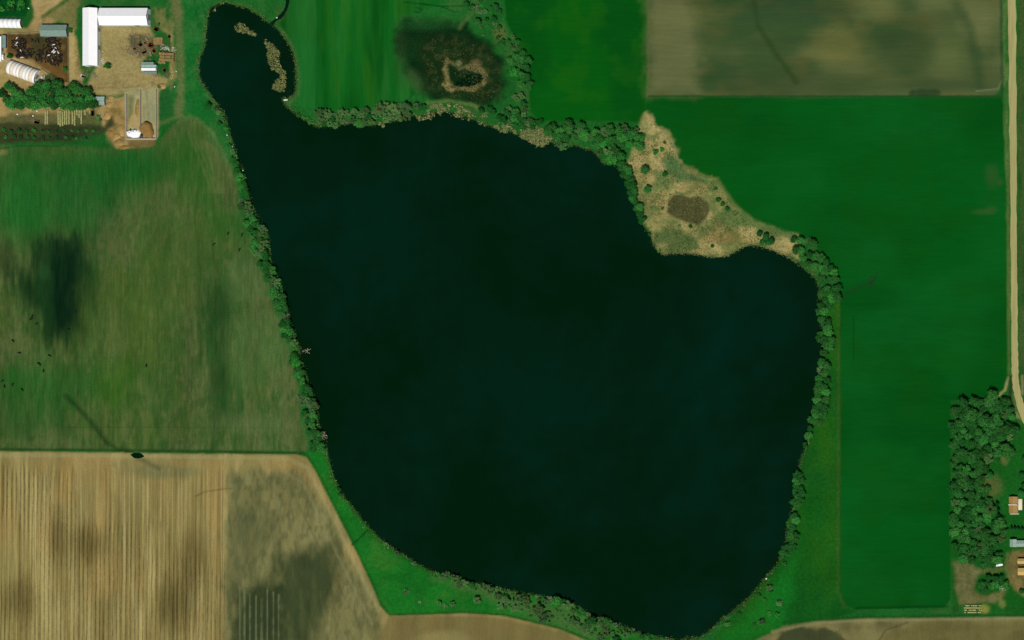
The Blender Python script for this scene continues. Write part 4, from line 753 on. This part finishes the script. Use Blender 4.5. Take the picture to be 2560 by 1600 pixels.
def barn(name, label, cx, cy, Lpx, Wpx, rz, h, rise, roof, wall, doors=(), cat='barn', over=.35, loc=None, vents=0, windows=0, ridge=True, base=None):
    """long axis local y; pixel size is that of the eaves as seen"""
    p = loc or P(cx, cy, h); root = empty(name, (p.x, p.y, 0), rz); tag(root, label, cat)
    L = Lpx * S / 2; W = Wpx * S / 2; w_ = W - over; l = L - over
    MB().prism([(-w_, -.3), (w_, -.3), (w_, h), (0, h + rise * w_ / W), (-w_, h)], -l, l).build('wall', wall, root)
    th = .14
    for s in (-1, 1):
        o = MB().prism([(s*W, h - .06), (s*W, h - .06 + th), (0, h + rise + .08 + th), (0, h + rise + .08)], -L, L).build('roof', roof, root)
        for k in range(vents): MB().box(s*W*.45 - .5, -L + (k + .5) * 2*L/vents - .5, h + rise*.5, s*W*.45 + .5, -L + (k + .5) * 2*L/vents + .5, h + rise*.5 + .75).build('vent', M['dark'], o)
    if ridge: MB().prism([(-.35, h + rise + .10), (0, h + rise + .34), (.35, h + rise + .10)], -L + .1, L - .1).build('ridge_cap', roof, root)
    MB().box(-w_ - .06, -l - .06, -.2, w_ + .06, l + .06, .25).build('foundation', M['concrete'], root)
    for side, pos, dw, dh in doors:        # side: e/w long sides, n/s ends
        if side in 'ew': s = 1 if side == 'e' else -1; o = MB().box(s*w_ - .05, pos - dw/2, .26, s*w_ + .05, pos + dw/2, dh)
        else: s = 1 if side == 'n' else -1; o = MB().box(pos - dw/2, s*l - .05, .26, pos + dw/2, s*l + .05, dh)
        o.build('door', M['steel'], root)
    for k in range(windows):
        for s in (-1, 1):
            y = -l + (k + .5) * 2*l/windows; f = MB().box(s*w_ - .05, y - .7, h*.45, s*w_ + .05, y + .7, h*.45 + 1.1).build('window', M['trim'], root); MB().box(s*w_ - .07, y - .55, h*.45 + .12, s*w_ + .07, y + .55, h*.45 + .98).build('pane', M['dark'], f)
    return root
barn('barn', 'long white metal barn running north to south with shaded west slope', 225, 92, 144, 37, 0, 5.6, 2.6, M['white_roof'], M['white_wall'], [('e', -10, 4, 4), ('e', 8, 4, 4), ('s', 0, 5, 4.4), ('w', 5, 4, 4)])
barn('barn', 'white metal barn running east to west off the long barn', 308.5, 41.5, 121, 43, R(90), 5.6, 2.8, M['white_roof'], M['white_wall'], [('s', 0, 6, 4.6), ('e', 5, 5, 4.4), ('w', -12, 5, 4.4)])
barn('shed', 'blue grey roofed cattle shed at the top of the corral', 134, 76.5, 66, 29, R(90), 4.2, 1.5, M['blue_grey'], M['grey_wall'], [('e', 0, 8, 3), ('w', 6, 3, 3)], 'shed')
barn('shed', 'small shed with patchy pale grey roof at the end of the grove', 247, 252, 29, 21, R(90), 3.0, .7, M['grey_roof'], M['grey_wall'], [('s', 0, 3, 2.4)], 'shed')
barn('barn', 'white roofed barn cut by the frame beside the corral', -14, 122, 62, 34, 0, 4.5, 2.0, M['white_roof'], M['white_wall'], [('e', 0, 4, 3.6)])
barn('lean_to', 'grey lean to shed against the white barn by the corral', 8.5, 104, 31, 12, 0, 3.2, .6, M['blue_grey'], M['grey_wall'], [('e', 0, 4, 2.6)], 'shed', ridge=False)
barn('shed', 'small white roofed feed shed below the lean to', 4, 143, 10, 13, R(90), 3, .6, M['white_roof'], M['white_wall'], [], 'shed', ridge=False)
def hoop(name, label, p, L, W, H, rz, panels, mats, endmat, door=True, base=.0):
    root = empty(name, (p.x, p.y, 0), rz); tag(root, label, 'barn'); n = 14
    prof = [(W/2 * math.cos(math.pi*k/n), H * math.sin(math.pi*k/n) ** .9 if 0 < k < n else -.2) for k in range(n + 1)]
    for j in range(panels):
        y0 = -L/2 + j * L/panels; y1 = y0 + L/panels - .05; o = MB(); ins = [(x * .985, z * .98) for x, z in prof]
        o.prism(prof + ins[::-1], y0, y1).build('roof_panel', mats[j % len(mats)], root, True)
    for j in range(panels + 1):
        y = -L/2 + j * L/panels; rb = [(x * 1.006, z * 1.006 + .02) for x, z in prof]; MB().prism(rb + [(x * .99, z * .99) for x, z in prof][::-1], y - .14, y + .14).build('rib', M['steel'] if j in (0, panels) else M['trim'], root)
    for s in (-1, 1):
        e = MB().add([(x * .975, s * (L/2 - .4), z * .97) for x, z in prof] + [(x * .975, s * (L/2 - .55), z * .97) for x, z in prof], [tuple(range(n + 1)), tuple(range(2*n + 1, n, -1))]).build('end_wall', endmat, root)
        if door: MB().box(-2.4, s*(L/2 - .40) - .08, .05, 2.4, s*(L/2 - .40) + .08, H*.6).build('door', M['steel'], e)
    return root
hoop('hoop_barn', 'arched white hoop barn with tan banded panels beside the grove', P(57, 179, 2.5), 30, 14.5, 6.2, R(-20.4 - 90), 9, [M['old_white'], M['rust_white'], M['old_white']], M['white_wall'])
hoop('hoop_barn', 'arched white hoop barn with a brown open end below the dark lawn', P(8, 57, 2.5), 36, 9.5, 4.6, R(-91), 8, [M['white_roof']], M['wood'])
# ------------------------------------------------------------------ wheels, trailers, wagons
wv, wf = lathe_x([(-.13, .34), (-.15, .48), (-.08, .52), (.08, .52), (.15, .48), (.13, .34)], 12); W_ME = MB().add(wv, wf).mesh('wheel', M['tyre'])
hv, hf = lathe_x([(-.155, .22), (.155, .22)], 10); H_ME = MB().add(hv, hf).mesh('rim', M['steel'])
def wheel(root, x, y, z=.52, sc=1.0):
    o = meshobj('wheel', W_ME, root); o.location = (x, y, z); o.scale = (1, sc, sc); meshobj('rim', H_ME, o)
def trailer(label, cx, cy, Lpx, rz, mat, top):
    p = P(cx, cy, 3.9); root = empty('semi_trailer', (p.x, p.y, 0), rz); tag(root, label, 'trailer', 'semi trailers parked in the yard'); L = Lpx * S / 2
    b = MB().box(-1.28, -L, 1.15, 1.28, L, 3.9).build('body', mat, root); MB().box(-1.24, -L + .04, 3.9, 1.24, L - .04, 3.98).build('roof', top, root)
    for s in (-1, 1): MB().box(s*.62 - .55, L - .02, 1.3, s*.62 + .55, L + .06, 3.75).build('door', mat, root); MB().box(s*.7 - .08, -L + 1.6, -.02, s*.7 + .08, -L + 1.8, 1.15).build('landing_leg', M['steel'], root); MB().box(s*.45 - .08, -L + .2, .9, s*.45 + .08, L - .2, 1.15).build('chassis_rail', M['steel'], root)
    for y in (L - 1.4, L - 2.7):
        for s in (-1, 1): wheel(root, s * 1.0, y)
trailer('blue grey semi trailer parked uppermost of three in the yard', 369, 158, 29, R(90), M['blue_grey'], M['blue_grey'])
trailer('pale grey semi trailer parked between two others', 372, 165, 37, R(90), M['grey_roof'], M['grey_roof'])
trailer('white roofed semi trailer parked lowest of three in the yard', 371, 173, 36, R(90), M['old_white'], M['white_roof'])
barn('lean_to', 'low grey lean to roof tucked against the white trailer', 375, 181.5, 34, 5, R(90), 2.4, .2, M['blue_grey'], M['grey_wall'], [], 'shed', over=.1, ridge=False)
def wagon(label, cx, cy, Lm, Wm, rz, mat, sides, cat='wagon', grp=None, name='farm_wagon'):
    g = G(cx, cy); root = empty(name, (g.x, g.y, gz(g)), R(rz)); tag(root, label, cat, grp)
    MB().box(-Wm/2, -Lm/2, .85, Wm/2, Lm/2, 1.05).build('deck', M['wood'], root); MB().tube((0, Lm/2, .8), (0, Lm/2 + 1.6, .5), .07, .07, 5).build('drawbar', M['steel'], root)
    if sides: MB().add([(-Wm/2, -Lm/2, 1.05), (Wm/2, -Lm/2, 1.05), (Wm/2, Lm/2, 1.05), (-Wm/2, Lm/2, 1.05), (-Wm/2-.3, -Lm/2-.3, 1.05+sides), (Wm/2+.3, -Lm/2-.3, 1.05+sides), (Wm/2+.3, Lm/2+.3, 1.05+sides), (-Wm/2-.3, Lm/2+.3, 1.05+sides)], [(0,1,5,4),(1,2,6,5),(2,3,7,6),(3,0,4,7),(3,2,1,0)]).build('hopper', mat, root)
    for y in (-Lm*.32, Lm*.32):
        for s in (-1, 1): wheel(root, s * (Wm/2 - .1), y)
wagon('red hopper wagon standing among the scrap in the yard', 379, 115, 4.6, 2.8, 70, M['red'], 1.6)
wagon('faded red wagon at the top of the weedy yard rim', 392, 74, 4.2, 2.4, 60, M['red'], 1.0)
wagon('empty wooden flat wagon in the middle of the scrap', 377, 135, 5, 2.2, 15, M['wood'], 0)
wagon('flat wagon beside the red hopper wagon', 368, 99, 4, 2.2, 30, M['wood'], 0)
wagon('wooden flat wagon at the barn end of the scrap', 345, 92, 4.5, 2.2, 100, M['wood'], 0)
wagon('rusty brown box wagon among scrap timber', 352, 112, 4.2, 2.2, 40, M['wood'], .9)
wagon('brown hopper wagon under the scrap timber', 362, 131, 3.8, 2.2, 110, M['strawb'], .8)
wagon('pale wagon alone near the foot of the long white barn', 209, 191, 3.2, 2.0, 75, M['trim'], .8)
wagon('brown box wagon below the small grey shed', 233, 284, 5, 2.6, 0, M['wood'], 1.2)
wagon('old brown wagon at the left end of the bale ground', 93, 306, 5, 2.4, 80, M['wood'], .6)
for i, (x, y, L_, r_) in enumerate(((326, 92, 3.4, 20), (338, 122, 3.0, 65), (370, 88, 3.6, 110), (386, 128, 3.2, 35), (345, 138, 3.4, 150), (364, 108, 2.8, 5), (408, 112, 3.2, 80), (424, 92, 3.0, 40), (392, 190, 3.6, 120), (412, 176, 3.0, 10))):
    wagon('small rusty farm cart among the scrap right of the white barns', x, y, L_, 1.8, r_, M['strawb'] if i % 3 else M['red'], .5 if i % 2 else 0, 'cart', 'rusty carts in the scrap yard', 'farm_cart')
def implement(label, cx, cy, rz, n, Wm):
    g = G(cx, cy); root = empty('disc_harrow', (g.x, g.y, gz(g)), R(rz)); tag(root, label, 'harrow')
    MB().box(-Wm/2, -.1, .8, Wm/2, .1, 1.0).box(-Wm/2, 1.6, .8, Wm/2, 1.8, 1.0).box(-.1, -.1, .8, .1, 4, 1.0).build('frame', M['steel'], root)
    for k in range(n):
        for y in (0, 1.7): MB().tube((-Wm/2 + (k + .5) * Wm/n - .03, y, .42), (-Wm/2 + (k + .5) * Wm/n + .03, y, .42), .42, .42, 10).build('disc', M['steel'], root)
implement('dark disc harrow left on the dirt below the long white barn', 240, 188, 120, 9, 6)
implement('folded harrow among the scrap beside the flat wagon', 331, 134, 25, 7, 5); implement('harrow at the weedy edge above the silage bunker', 384, 212, 40, 6, 4)
# ------------------------------------------------------------------ bales
bv, bf = lathe_x([(-.68, .55), (-.66, .72), (-.55, .80), (.55, .80), (.66, .72), (.68, .55)], 12); BALE = MB().add(bv, bf).mesh('hay_bale', M['hay'], True)
sq = bmesh.new(); bmesh.ops.create_cube(sq, size=1.0); bmesh.ops.scale(sq, vec=(1.75, 2.4, 1.3), verts=sq.verts); bmesh.ops.bevel(sq, geom=sq.edges[:], offset=.10, segments=1, affect='EDGES'); SQ = bpy.data.meshes.new('straw_bale'); sq.to_mesh(SQ); sq.free(); SQ.materials.append(M['strawb'])
rb_ = random.Random(5)
def bale(name, me, px, py, z, label, grp, rz=0, cat='bale', sc=1.0):
    o = meshobj(name, me); g = G(px, py); o.location = (g.x, g.y, gz(g) + z); o.rotation_euler = (0, 0, rz); o.scale = (sc, sc, sc); tag(o, label, cat, grp)
for x, y0, y1 in ((115,278,311),(120,277,311),(147,278,310),(152,279,315),(157.5,281,316),(163,278,312),(168,278,312),(174,277,311),(182.5,277,311),(188,277,313),(194,276,290),(199.5,275,296),(204.5,276,308),(214,275,288),(226,279,286)):
    y = y0
    while y < y1: bale('hay_bale', BALE, x + rb_.uniform(-.4, .4), y, .76, 'pale round hay bale in the long rows below the farm grove', 'round bales in rows below the grove', R(90) + rb_.uniform(-.1, .1)); y += 3.55
for r in range(4):
    for k in range(12):
        if rb_.random() < .9: bale('hay_bale', BALE, 2412 + k * 3.75 + r * .6 + rb_.uniform(-.4, .4), 1514 + r * 5.6, .76, 'pale round hay bale in the four short rows below the homestead', 'round bales below the homestead', rb_.uniform(-.2, .2))
for r in range(3):
    for k in range(8): 
        for lv in range(2 if r != 1 or k % 3 else 1): bale('straw_bale', SQ, 403 + k * 4.6, 135 + r * 7.4 + k * .3, .62 + lv * 1.3, 'brown square straw bale in the stack on the weedy yard rim', 'square bales stacked on the yard rim', rb_.uniform(-.06, .06))
for k in range(4): bale('straw_bale', SQ, 399 + k * 4.4, 156 + (k % 2), .62, 'loose brown straw bale below the square bale stack', 'loose bales below the stack', rb_.uniform(-.4, .4))
for r in range(3):
    for k in range(5): bale('straw_bale', SQ, 387 + k * 4.6, 97 + r * 6, .62, 'dark brown bale in the block behind the red wagon', 'bales behind the red wagon', R(90) * 0 + rb_.uniform(-.05, .05))
for k in range(7): bale('straw_bale', SQ, 193 + (k % 2) * 2.4, 140 + k * 4.1, .30, 'small pallet like bale by the concrete lane', 'small bales by the lane', rb_.uniform(-.3, .3), sc=.5)
# ------------------------------------------------------------------ silage bunker, heaps and litter
root = empty('silage_bunker', (G(355, 290).x, G(355, 290).y, 0)); tag(root, 'open concrete silage bunker with three side walls', 'bunker'); o_ = G(355, 290)
def rel(px, py): g = G(px, py); return g.x - o_.x, g.y - o_.y
for x, y0, y1 in ((317.5, 238, 346), (352.5, 226, 322), (391.5, 226, 349)): a = rel(x, y1); b_ = rel(x, y0); MB().prism([(a[0] - .45, -.3), (a[0] + .45, -.3), (a[0] + .22, 2.2), (a[0] - .22, 2.2)], a[1], b_[1]).build('wall', M['concrete'], root)
a = rel(317, 350); b_ = rel(391, 347); MB().box(a[0], a[1], -.3, b_[0], b_[1], 2.0).build('back_wall', M['concrete'], root)
def mound(name, label, px, py, rx, ry, h, mat, seed, rot=0, power=1.0, cat='heap', flat=0.0, parent=None):
    g = G(px, py); rd = np.random.RandomState(seed); vs = [(0, 0, h)]; fs = []; n = 22; m_ = 7; ph = rd.rand(4) * 6.28
    for i in range(1, m_ + 1):
        t_ = i / m_
        for k in range(n):
            a = 6.2832 * k / n; e = 1 + .12 * math.sin(2*a + ph[0]) + .09 * math.sin(3*a + ph[1]) + .05 * math.sin(7*a + ph[2])
            prof = max(0, (1 - t_ ** (2 + 4 * flat))) ** power; z = h * prof * (1 + rd.normal(0, .06)) if i < m_ else -.3
            vs.append((math.cos(a) * rx * e * t_, math.sin(a) * ry * e * t_, z))
    for k in range(n): fs.append((0, 1 + k, 1 + (k + 1) % n))
    for i in range(m_ - 1):
        for k in range(n): fs.append((1 + i*n + k, 1 + (i+1)*n + k, 1 + (i+1)*n + (k+1) % n, 1 + i*n + (k+1) % n))
    o = MB().add(vs, fs).build(name, mat, parent, True); o.location = (g.x, g.y, gz(g)); o.rotation_euler = (0, 0, R(rot))
    if label: tag(o, label, cat)
    return o
mound('silage_heap', 'tall brown silage heap in the right bay of the bunker', 369, 325, 7.2, 8.2, 4.6, M['silage'], 3, power=.6, flat=.8)
tp = mound('covered_silage_heap', 'silage heap under white plastic sheeting in the bunker', 335, 334, 6.8, 5.0, 2.2, M['tarp'], 5, power=.6, flat=.5)
mound('plastic_sheet', 'crumpled white plastic sheet at the bunker corner', 379, 341, 2.8, 1.5, .8, M['tarp'], 8, cat='sheet'); mound('plastic_sheet', 'black plastic sheet between the two silage heaps', 354, 339, 1.8, 2.6, 1.0, M['tarpblack'], 9, rot=20, cat='sheet')
tyv, tyf = lathe_x([(-.14, .30), (-.16, .45), (0, .52), (.16, .45), (.14, .30)], 10); TY = MB().add(tyv, tyf).mesh('tyre', M['tyre'])
for x, y, z in ((322, 328, 1.6), (326, 333, 2.1), (336, 329, 2.25), (343, 327, 1.9), (338, 325, 1.7), (330, 328, 2.1), (345, 331, 1.7), (327, 324, 1.2)):
    o = meshobj('tyre', TY); g = G(x, y); o.location = (g.x, g.y, z); o.rotation_euler = (0, R(90), 0); o.scale = (1.3, 1.3, 1.3); tag(o, 'black tyre weighing down the white silage sheet', 'tyre', 'tyres on the silage sheet')
for i, (x, y, rx, ry, h, l) in enumerate(((303, 325, 4.5, 6, 2.2, 'large orange earth heap against the bunker wall'), (291, 342, 4, 4, 1.6, 'orange earth heap beside the larger one'), (298, 357, 5, 4.5, 1.8, 'ochre earth heap at the pasture edge'), (277, 333, 3.5, 3.5, 1.3, 'weedy earth heap at the end of the dark soil strip'), (272, 262, 3.5, 3, 1.4, 'pale earth heap near the small grey shed'), (268, 290, 4, 4, 1.6, 'reddish earth heap below the small grey shed'), (277, 243, 3, 2.2, 1.0, 'low orange heap north of the small grey shed'), (404, 215, 4.5, 3.2, 1.6, 'sandy heap on the weedy rim above the bunker'), (345, 272, 3.6, 9, 1.1, 'long pale sand heap in the middle bay'), (312, 368, 6, 2.2, 1.0, 'low earth bank below the bunker back wall'))):
    mound('earth_heap', l, x, y, rx, ry, h, M['earth'] if i not in (3, 9) else M['silage'], 20 + i)
def sticks(name, label, px, py, rx, ry, n, seed, mat, L=(1.5, 4), h=1.2, cat='pile'):
    rd = random.Random(seed); g = G(px, py); o = MB()
    for k in range(n):
        x = rd.gauss(0, rx * .45); y = rd.gauss(0, ry * .45); z = rd.uniform(.1, h); a = rd.uniform(0, 6.28); l = rd.uniform(*L) / 2; dz = rd.uniform(-.5, .5)
        r = rd.uniform(.06, .2); o.tube((x - math.cos(a) * l, y - math.sin(a) * l, max(.05, z - dz)), (x + math.cos(a) * l, y + math.sin(a) * l, max(.05, z + dz)), r, r * .8, 4)
    ob = o.build(name, mat); ob.location = (g.x, g.y, gz(g)); tag(ob, label, cat, kind='stuff')
sticks('scrap_timber', 'tangle of scrap timber and poles around the yard wagons', 358, 122, 15, 11, 260, 1, M['wood'], (1.5, 4.5)); sticks('scrap_timber', 'brush and poles heaped beside the hay barn end', 336, 105, 4, 9, 60, 2, M['wood']); sticks('scrap_metal', 'pale scrap metal strewn along the weedy yard rim', 418, 122, 9, 4, 50, 3, M['trim'], (.6, 1.8), .5); sticks('scrap_metal', 'pale scrap leaning by the corner of the long white barn', 257, 152, 4, 6, 40, 4, M['trim'], (.5, 1.5), .8); sticks('scrap_timber', 'poles and brush on the ground left of the bale rows', 70, 296, 12, 4, 50, 5, M['wood'], (1, 3), .5); sticks('scrap_timber', 'broken poles by the foot of the long white barn', 216, 186, 5, 2, 14, 6, M['wood'], (3, 6), .4); sticks('scrap_timber', 'brush heap on the weedy yard edge', 420, 187, 6, 4, 50, 7, M['wood'], (1, 3), .7); sticks('scrap_timber', 'rubbish along the hoop barn end wall', 104, 196, 3, 4, 30, 8, M['trim'], (1, 3), .6)
def slabbox(name, label, px, py, a, b, h, rz, mat, cat, grp=None, parts=True):
    g = G(px, py); o = bmesh.new(); bmesh.ops.create_cube(o, size=1.0); bmesh.ops.scale(o, vec=(a, b, h), verts=o.verts)
    for v in o.verts:
        if v.co.z > 0: v.co.x *= .92; v.co.y *= .92
    bmesh.ops.bevel(o, geom=o.edges[:], offset=min(a, b, h) * .18, segments=2, affect='EDGES'); me = bpy.data.meshes.new(name); o.to_mesh(me); o.free(); me.materials.append(mat)
    ob = meshobj(name, me); ob.location = (g.x, g.y, gz(g) + h / 2 - .03); ob.rotation_euler = (0, 0, R(rz)); tag(ob, label, cat, grp)
slabbox('stone_slab', 'pale flat slab lying on the grassy tip between inlet and lake', 714, 250, 4.0, 1.3, .35, 8, M['trim'], 'slab')
slabbox('boulder', 'single white boulder on the south east shore of the lake', 1916, 1447, 1.4, 1.2, .9, 20, M['trim'], 'boulder')
slabbox('boulder', 'pale boulder at the ditch mouth above the inlet', 692, 44, 1.2, 1.0, .7, 20, M['trim'], 'boulder')
for x, y in ((44, 286), (83, 290), (93, 278), (232, 272), (72, 21)): slabbox('crate', 'white crate lying on the ground by the bale rows and grove', x, y, 1.3, 1.1, .8, x * 7, M['tarp'], 'crate', 'white crates around the grove')
for x, y in ((568, 338), (581, 366), (589, 413), (607, 426), (441, 179), (437, 217)): slabbox('boulder', 'small white stone in the grass west of the inlet', x, y, .9, .8, .6, x, M['tarp'], 'boulder', 'white stones on the inlet bank')
# ------------------------------------------------------------------ corral fence
PM = MB().tube((0, 0, -.3), (0, 0, 1.5), .09, .08, 6).mesh('post', M['wood'])
def fence(label, pts, gap=3.2):
    g0 = G(*pts[0]); root = empty('rail_fence', (g0.x, g0.y, 0)); tag(root, label, 'fence')
    for p, q in zip(pts, pts[1:]):
        a = G(*p) - g0; b_ = G(*q) - g0; n = max(1, int((b_ - a).length / gap)); d = (b_ - a).normalized()
        for k in range(n): o = meshobj('post', PM, root); o.location = a + (b_ - a) * (k / n)
        for z in (.5, .9, 1.3): MB().tube(a + Vector((0, 0, z)), b_ + Vector((0, 0, z)), .07, .07, 4).build('rail', M['wood'], root)
    o = meshobj('post', PM, root); o.location = G(*pts[-1]) - g0
fence('wooden rail fence along the concrete lane side of the corral', [(171.5, 94), (171.5, 206)]); fence('dark rail fence slanting from the hoop barn to the lane', [(104, 172), (122, 184), (142, 198), (158, 204), (171, 206)]); fence('rail fence along the top of the corral below the drive', [(20, 82), (66, 82), (102, 80)]); fence('short rail fence across the green paddock by the grove', [(133, 189), (124, 210)])
# ------------------------------------------------------------------ cattle
def cow_mesh(name, mat, grazing):
    me = bpy.data.meshes.new(name); hz = (.35, 2.05) if grazing else (1.35, 1.95)
    V = [(0,-.85,1.12),(0,-.35,1.08),(0,.25,1.06),(0,.75,1.12),(0,1.2,1.18 if not grazing else .95),(0,1.6,hz[0]+.05),(0,hz[1],hz[0]-.12),
         (.24,-.85,.72),(.23,-.92,.38),(.23,-.88,.04),(-.24,-.85,.72),(-.23,-.92,.38),(-.23,-.88,.04),(.22,.72,.70),(.22,.72,.36),(.22,.74,.04),(-.22,.72,.70),(-.22,.66,.36),(-.22,.68,.04),(0,-1.12,1.05),(0,-1.18,.55)]
    E = [(0,1),(1,2),(2,3),(3,4),(4,5),(5,6),(0,7),(7,8),(8,9),(0,10),(10,11),(11,12),(3,13),(13,14),(14,15),(3,16),(16,17),(17,18),(0,19),(19,20)]
    me.from_pydata(V, E, []); o = bpy.data.objects.new(name, me); COL.objects.link(o); md = o.modifiers.new('skin', 'SKIN'); md.use_smooth_shade = True
    rad = [.34,.38,.40,.36,.22,.17,.11] + [.16,.09,.08] * 2 + [.14,.085,.08] * 2 + [.05,.04]
    for i, r in enumerate(rad): me.skin_vertices[0].data[i].radius = (r, r)
    me.skin_vertices[0].data[2].use_root = True
    bpy.context.view_layer.update(); dg = bpy.context.evaluated_depsgraph_get(); out = bpy.data.meshes.new_from_object(o.evaluated_get(dg)); bpy.data.objects.remove(o)
    out.materials.clear(); out.materials.append(mat); return out
def hide_mat(name, a, b_, lo, hi):
    m, t, b = newmat(name, .8, .15); co = N(t, 'ShaderNodeTexCoord').outputs['Object']; oi = N(t, 'ShaderNodeObjectInfo').outputs['Random']
    ad = N(t, 'ShaderNodeVectorMath', operation='ADD'); cx = N(t, 'ShaderNodeCombineXYZ'); mu = N(t, 'ShaderNodeMath', operation='MULTIPLY'); t.links.new(oi, mu.inputs[0]); mu.inputs[1].default_value = 60; t.links.new(mu.outputs[0], cx.inputs[0]); t.links.new(co, ad.inputs[0]); t.links.new(cx.outputs[0], ad.inputs[1])
    t.links.new(mixc(t, rng(t, noise(t, ad.outputs[0], 1.1, 2), lo, hi, 0, 1), a, b_), b.inputs['Base Color']); return m
HB = hide_mat('black_hide', (.012, .011, .010), (.02, .018, .016), .4, .6); HW = hide_mat('black_white_hide', (.015, .014, .013), (.55, .53, .50), .54, .58); HR = hide_mat('white_hide', (.20, .13, .09), (.72, .70, .66), .36, .42)
COWS = [(cow_mesh('cow', HB, False), 'black cow'), (cow_mesh('cow', HW, False), 'black and white patched cow'), (cow_mesh('cow', HR, False), 'mostly white cow')]; GRAZ = cow_mesh('cow', HB, True)
rc = random.Random(21); spots = []
for cx, cy, rx, ry, n in ((48, 110, 20, 15, 34), (62, 135, 22, 17, 34), (134, 108, 20, 18, 34), (112, 138, 20, 20, 34), (140, 142, 18, 24, 38), (95, 120, 60, 34, 20)):
    for _ in range(n):
        for _t in range(20):
            a = rc.uniform(0, 6.28); r = math.sqrt(rc.random()); x = cx + rx * r * math.cos(a); y = cy + ry * r * math.sin(a)
            if 20 < x < 168 and 92 < y < 198 and y < 150 + (x - 85) * .55 + (20 if x < 80 else 0) and not (x < 85 and y > 145) and all((x - u) ** 2 + (y - v) ** 2 > 10 for u, v in spots): spots.append((x, y)); break
for x, y in spots:
    wht = .40 if 130 < x < 150 and 125 < y < 150 else .10; k = 0 if rc.random() > wht else (1 if rc.random() < .5 else 2)
    o = meshobj('cow', COWS[k][0]); g = G(x, y); o.location = (g.x, g.y, gz(g)); o.rotation_euler = (0, 0, rc.uniform(0, 6.28)); o.scale = (1.0,) * 3; tag(o, COWS[k][1] + (' by the left wall of the corral' if x < 60 else ' near the hoop barn in the corral' if y > 128 and x < 92 else ' in front of the blue grey shed' if y < 112 else ' by the lane fence of the corral' if x > 145 else ' in the middle of the muddy corral'), 'cow', 'cattle crowded in the corral')
for x, y in ((571,585),(606,587),(536,611),(600,624),(189,782),(81,793),(77,799),(93,810),(34,853),(50,883),(124,889),(97,909),(101,912),(110,928),(367,915),(7,953),(13,967),(33,961),(57,975),(172,825)):
    o = meshobj('cow', GRAZ); g = G(x, y); o.location = (g.x, g.y, gz(g)); o.rotation_euler = (0, 0, rc.uniform(0, 6.28)); o.scale = (1.25,) * 3; tag(o, 'black cow grazing on the open west pasture', 'cow', 'cattle grazing on the pasture')
# ------------------------------------------------------------------ east homestead
h_ = barn('house', 'house with brown shingle roof and pale deck', 2533, 1262, 40, 21, 0, 3.2, 2.0, M['brown_shingle'], M['trim'], [('e', -3, 1.2, 2.2), ('s', 1, 1.2, 2.2)], 'house', windows=3)
MB().box(4.4, -5, .0, 8.2, 6, .5).build('deck', M['rust_white'], h_); MB().box(-4.3, -.4, 3.05, 4.3, .1, 5.45).build('parapet', M['trim'], h_); MB().box(-1, 4.5, 4.6, -.2, 5.3, 6.2).build('chimney', M['concrete'], h_); MB().box(-4, -9.5, .0, 5, -8.2, .4).build('step', M['concrete'], h_)
barn('shed', 'long pale grey metal shed with a taller end bay', 2570, 1359, 70, 16, R(90), 3.6, 1.0, M['grey_roof'], M['white_wall'], [('w', -8, 3, 2.8), ('w', 8, 3, 2.8)], 'shed')
barn('shed', 'short pale grey shed bay joined to the long grey shed', 2533, 1358, 19, 17, 0, 4.4, 1.0, M['grey_roof'], M['white_wall'], [('s', 0, 2.6, 2.8)], 'shed')
barn('shed', 'tan roofed shed in the homestead yard', 2562, 1403, 36, 13, R(90), 3.2, .9, M['tan_roof'], M['grey_wall'], [('w', 0, 3, 2.6)], 'shed')
barn('shed', 'wide tan roofed shed below the narrower tan shed', 2562, 1429, 34, 18, R(90), 3.4, 1.1, M['tan_roof'], M['grey_wall'], [('w', 0, 3, 2.8)], 'shed')
g = G(2499, 1413); v_ = empty('camper_van', (g.x, g.y, 0), R(-82)); tag(v_, 'white van parked at the edge of the woodland block', 'van')
MB().prism([(-1.05, .45), (1.05, .45), (1.05, 1.9), (.9, 2.6), (-.9, 2.6), (-1.05, 1.9)], -3.2, 2.2).build('body', M['tarp'], v_); MB().prism([(-1.0, .45), (1.0, .45), (1.0, 1.3), (.85, 2.0), (-.85, 2.0), (-1.0, 1.3)], 2.2, 3.6).build('cab', M['tarp'], v_); MB().box(-.8, 3.56, 1.25, .8, 3.64, 1.85).build('windscreen', M['dark'], v_)
for s in (-1, 1):
    for y in (-2, 2.6): wheel(v_, s * .95, y, .5, .95)
sticks('rubbish', 'pale rubbish heap on the homestead clump edge', 2507, 1469, 4, 2.5, 26, 31, M['trim'], (.6, 1.6), .6)
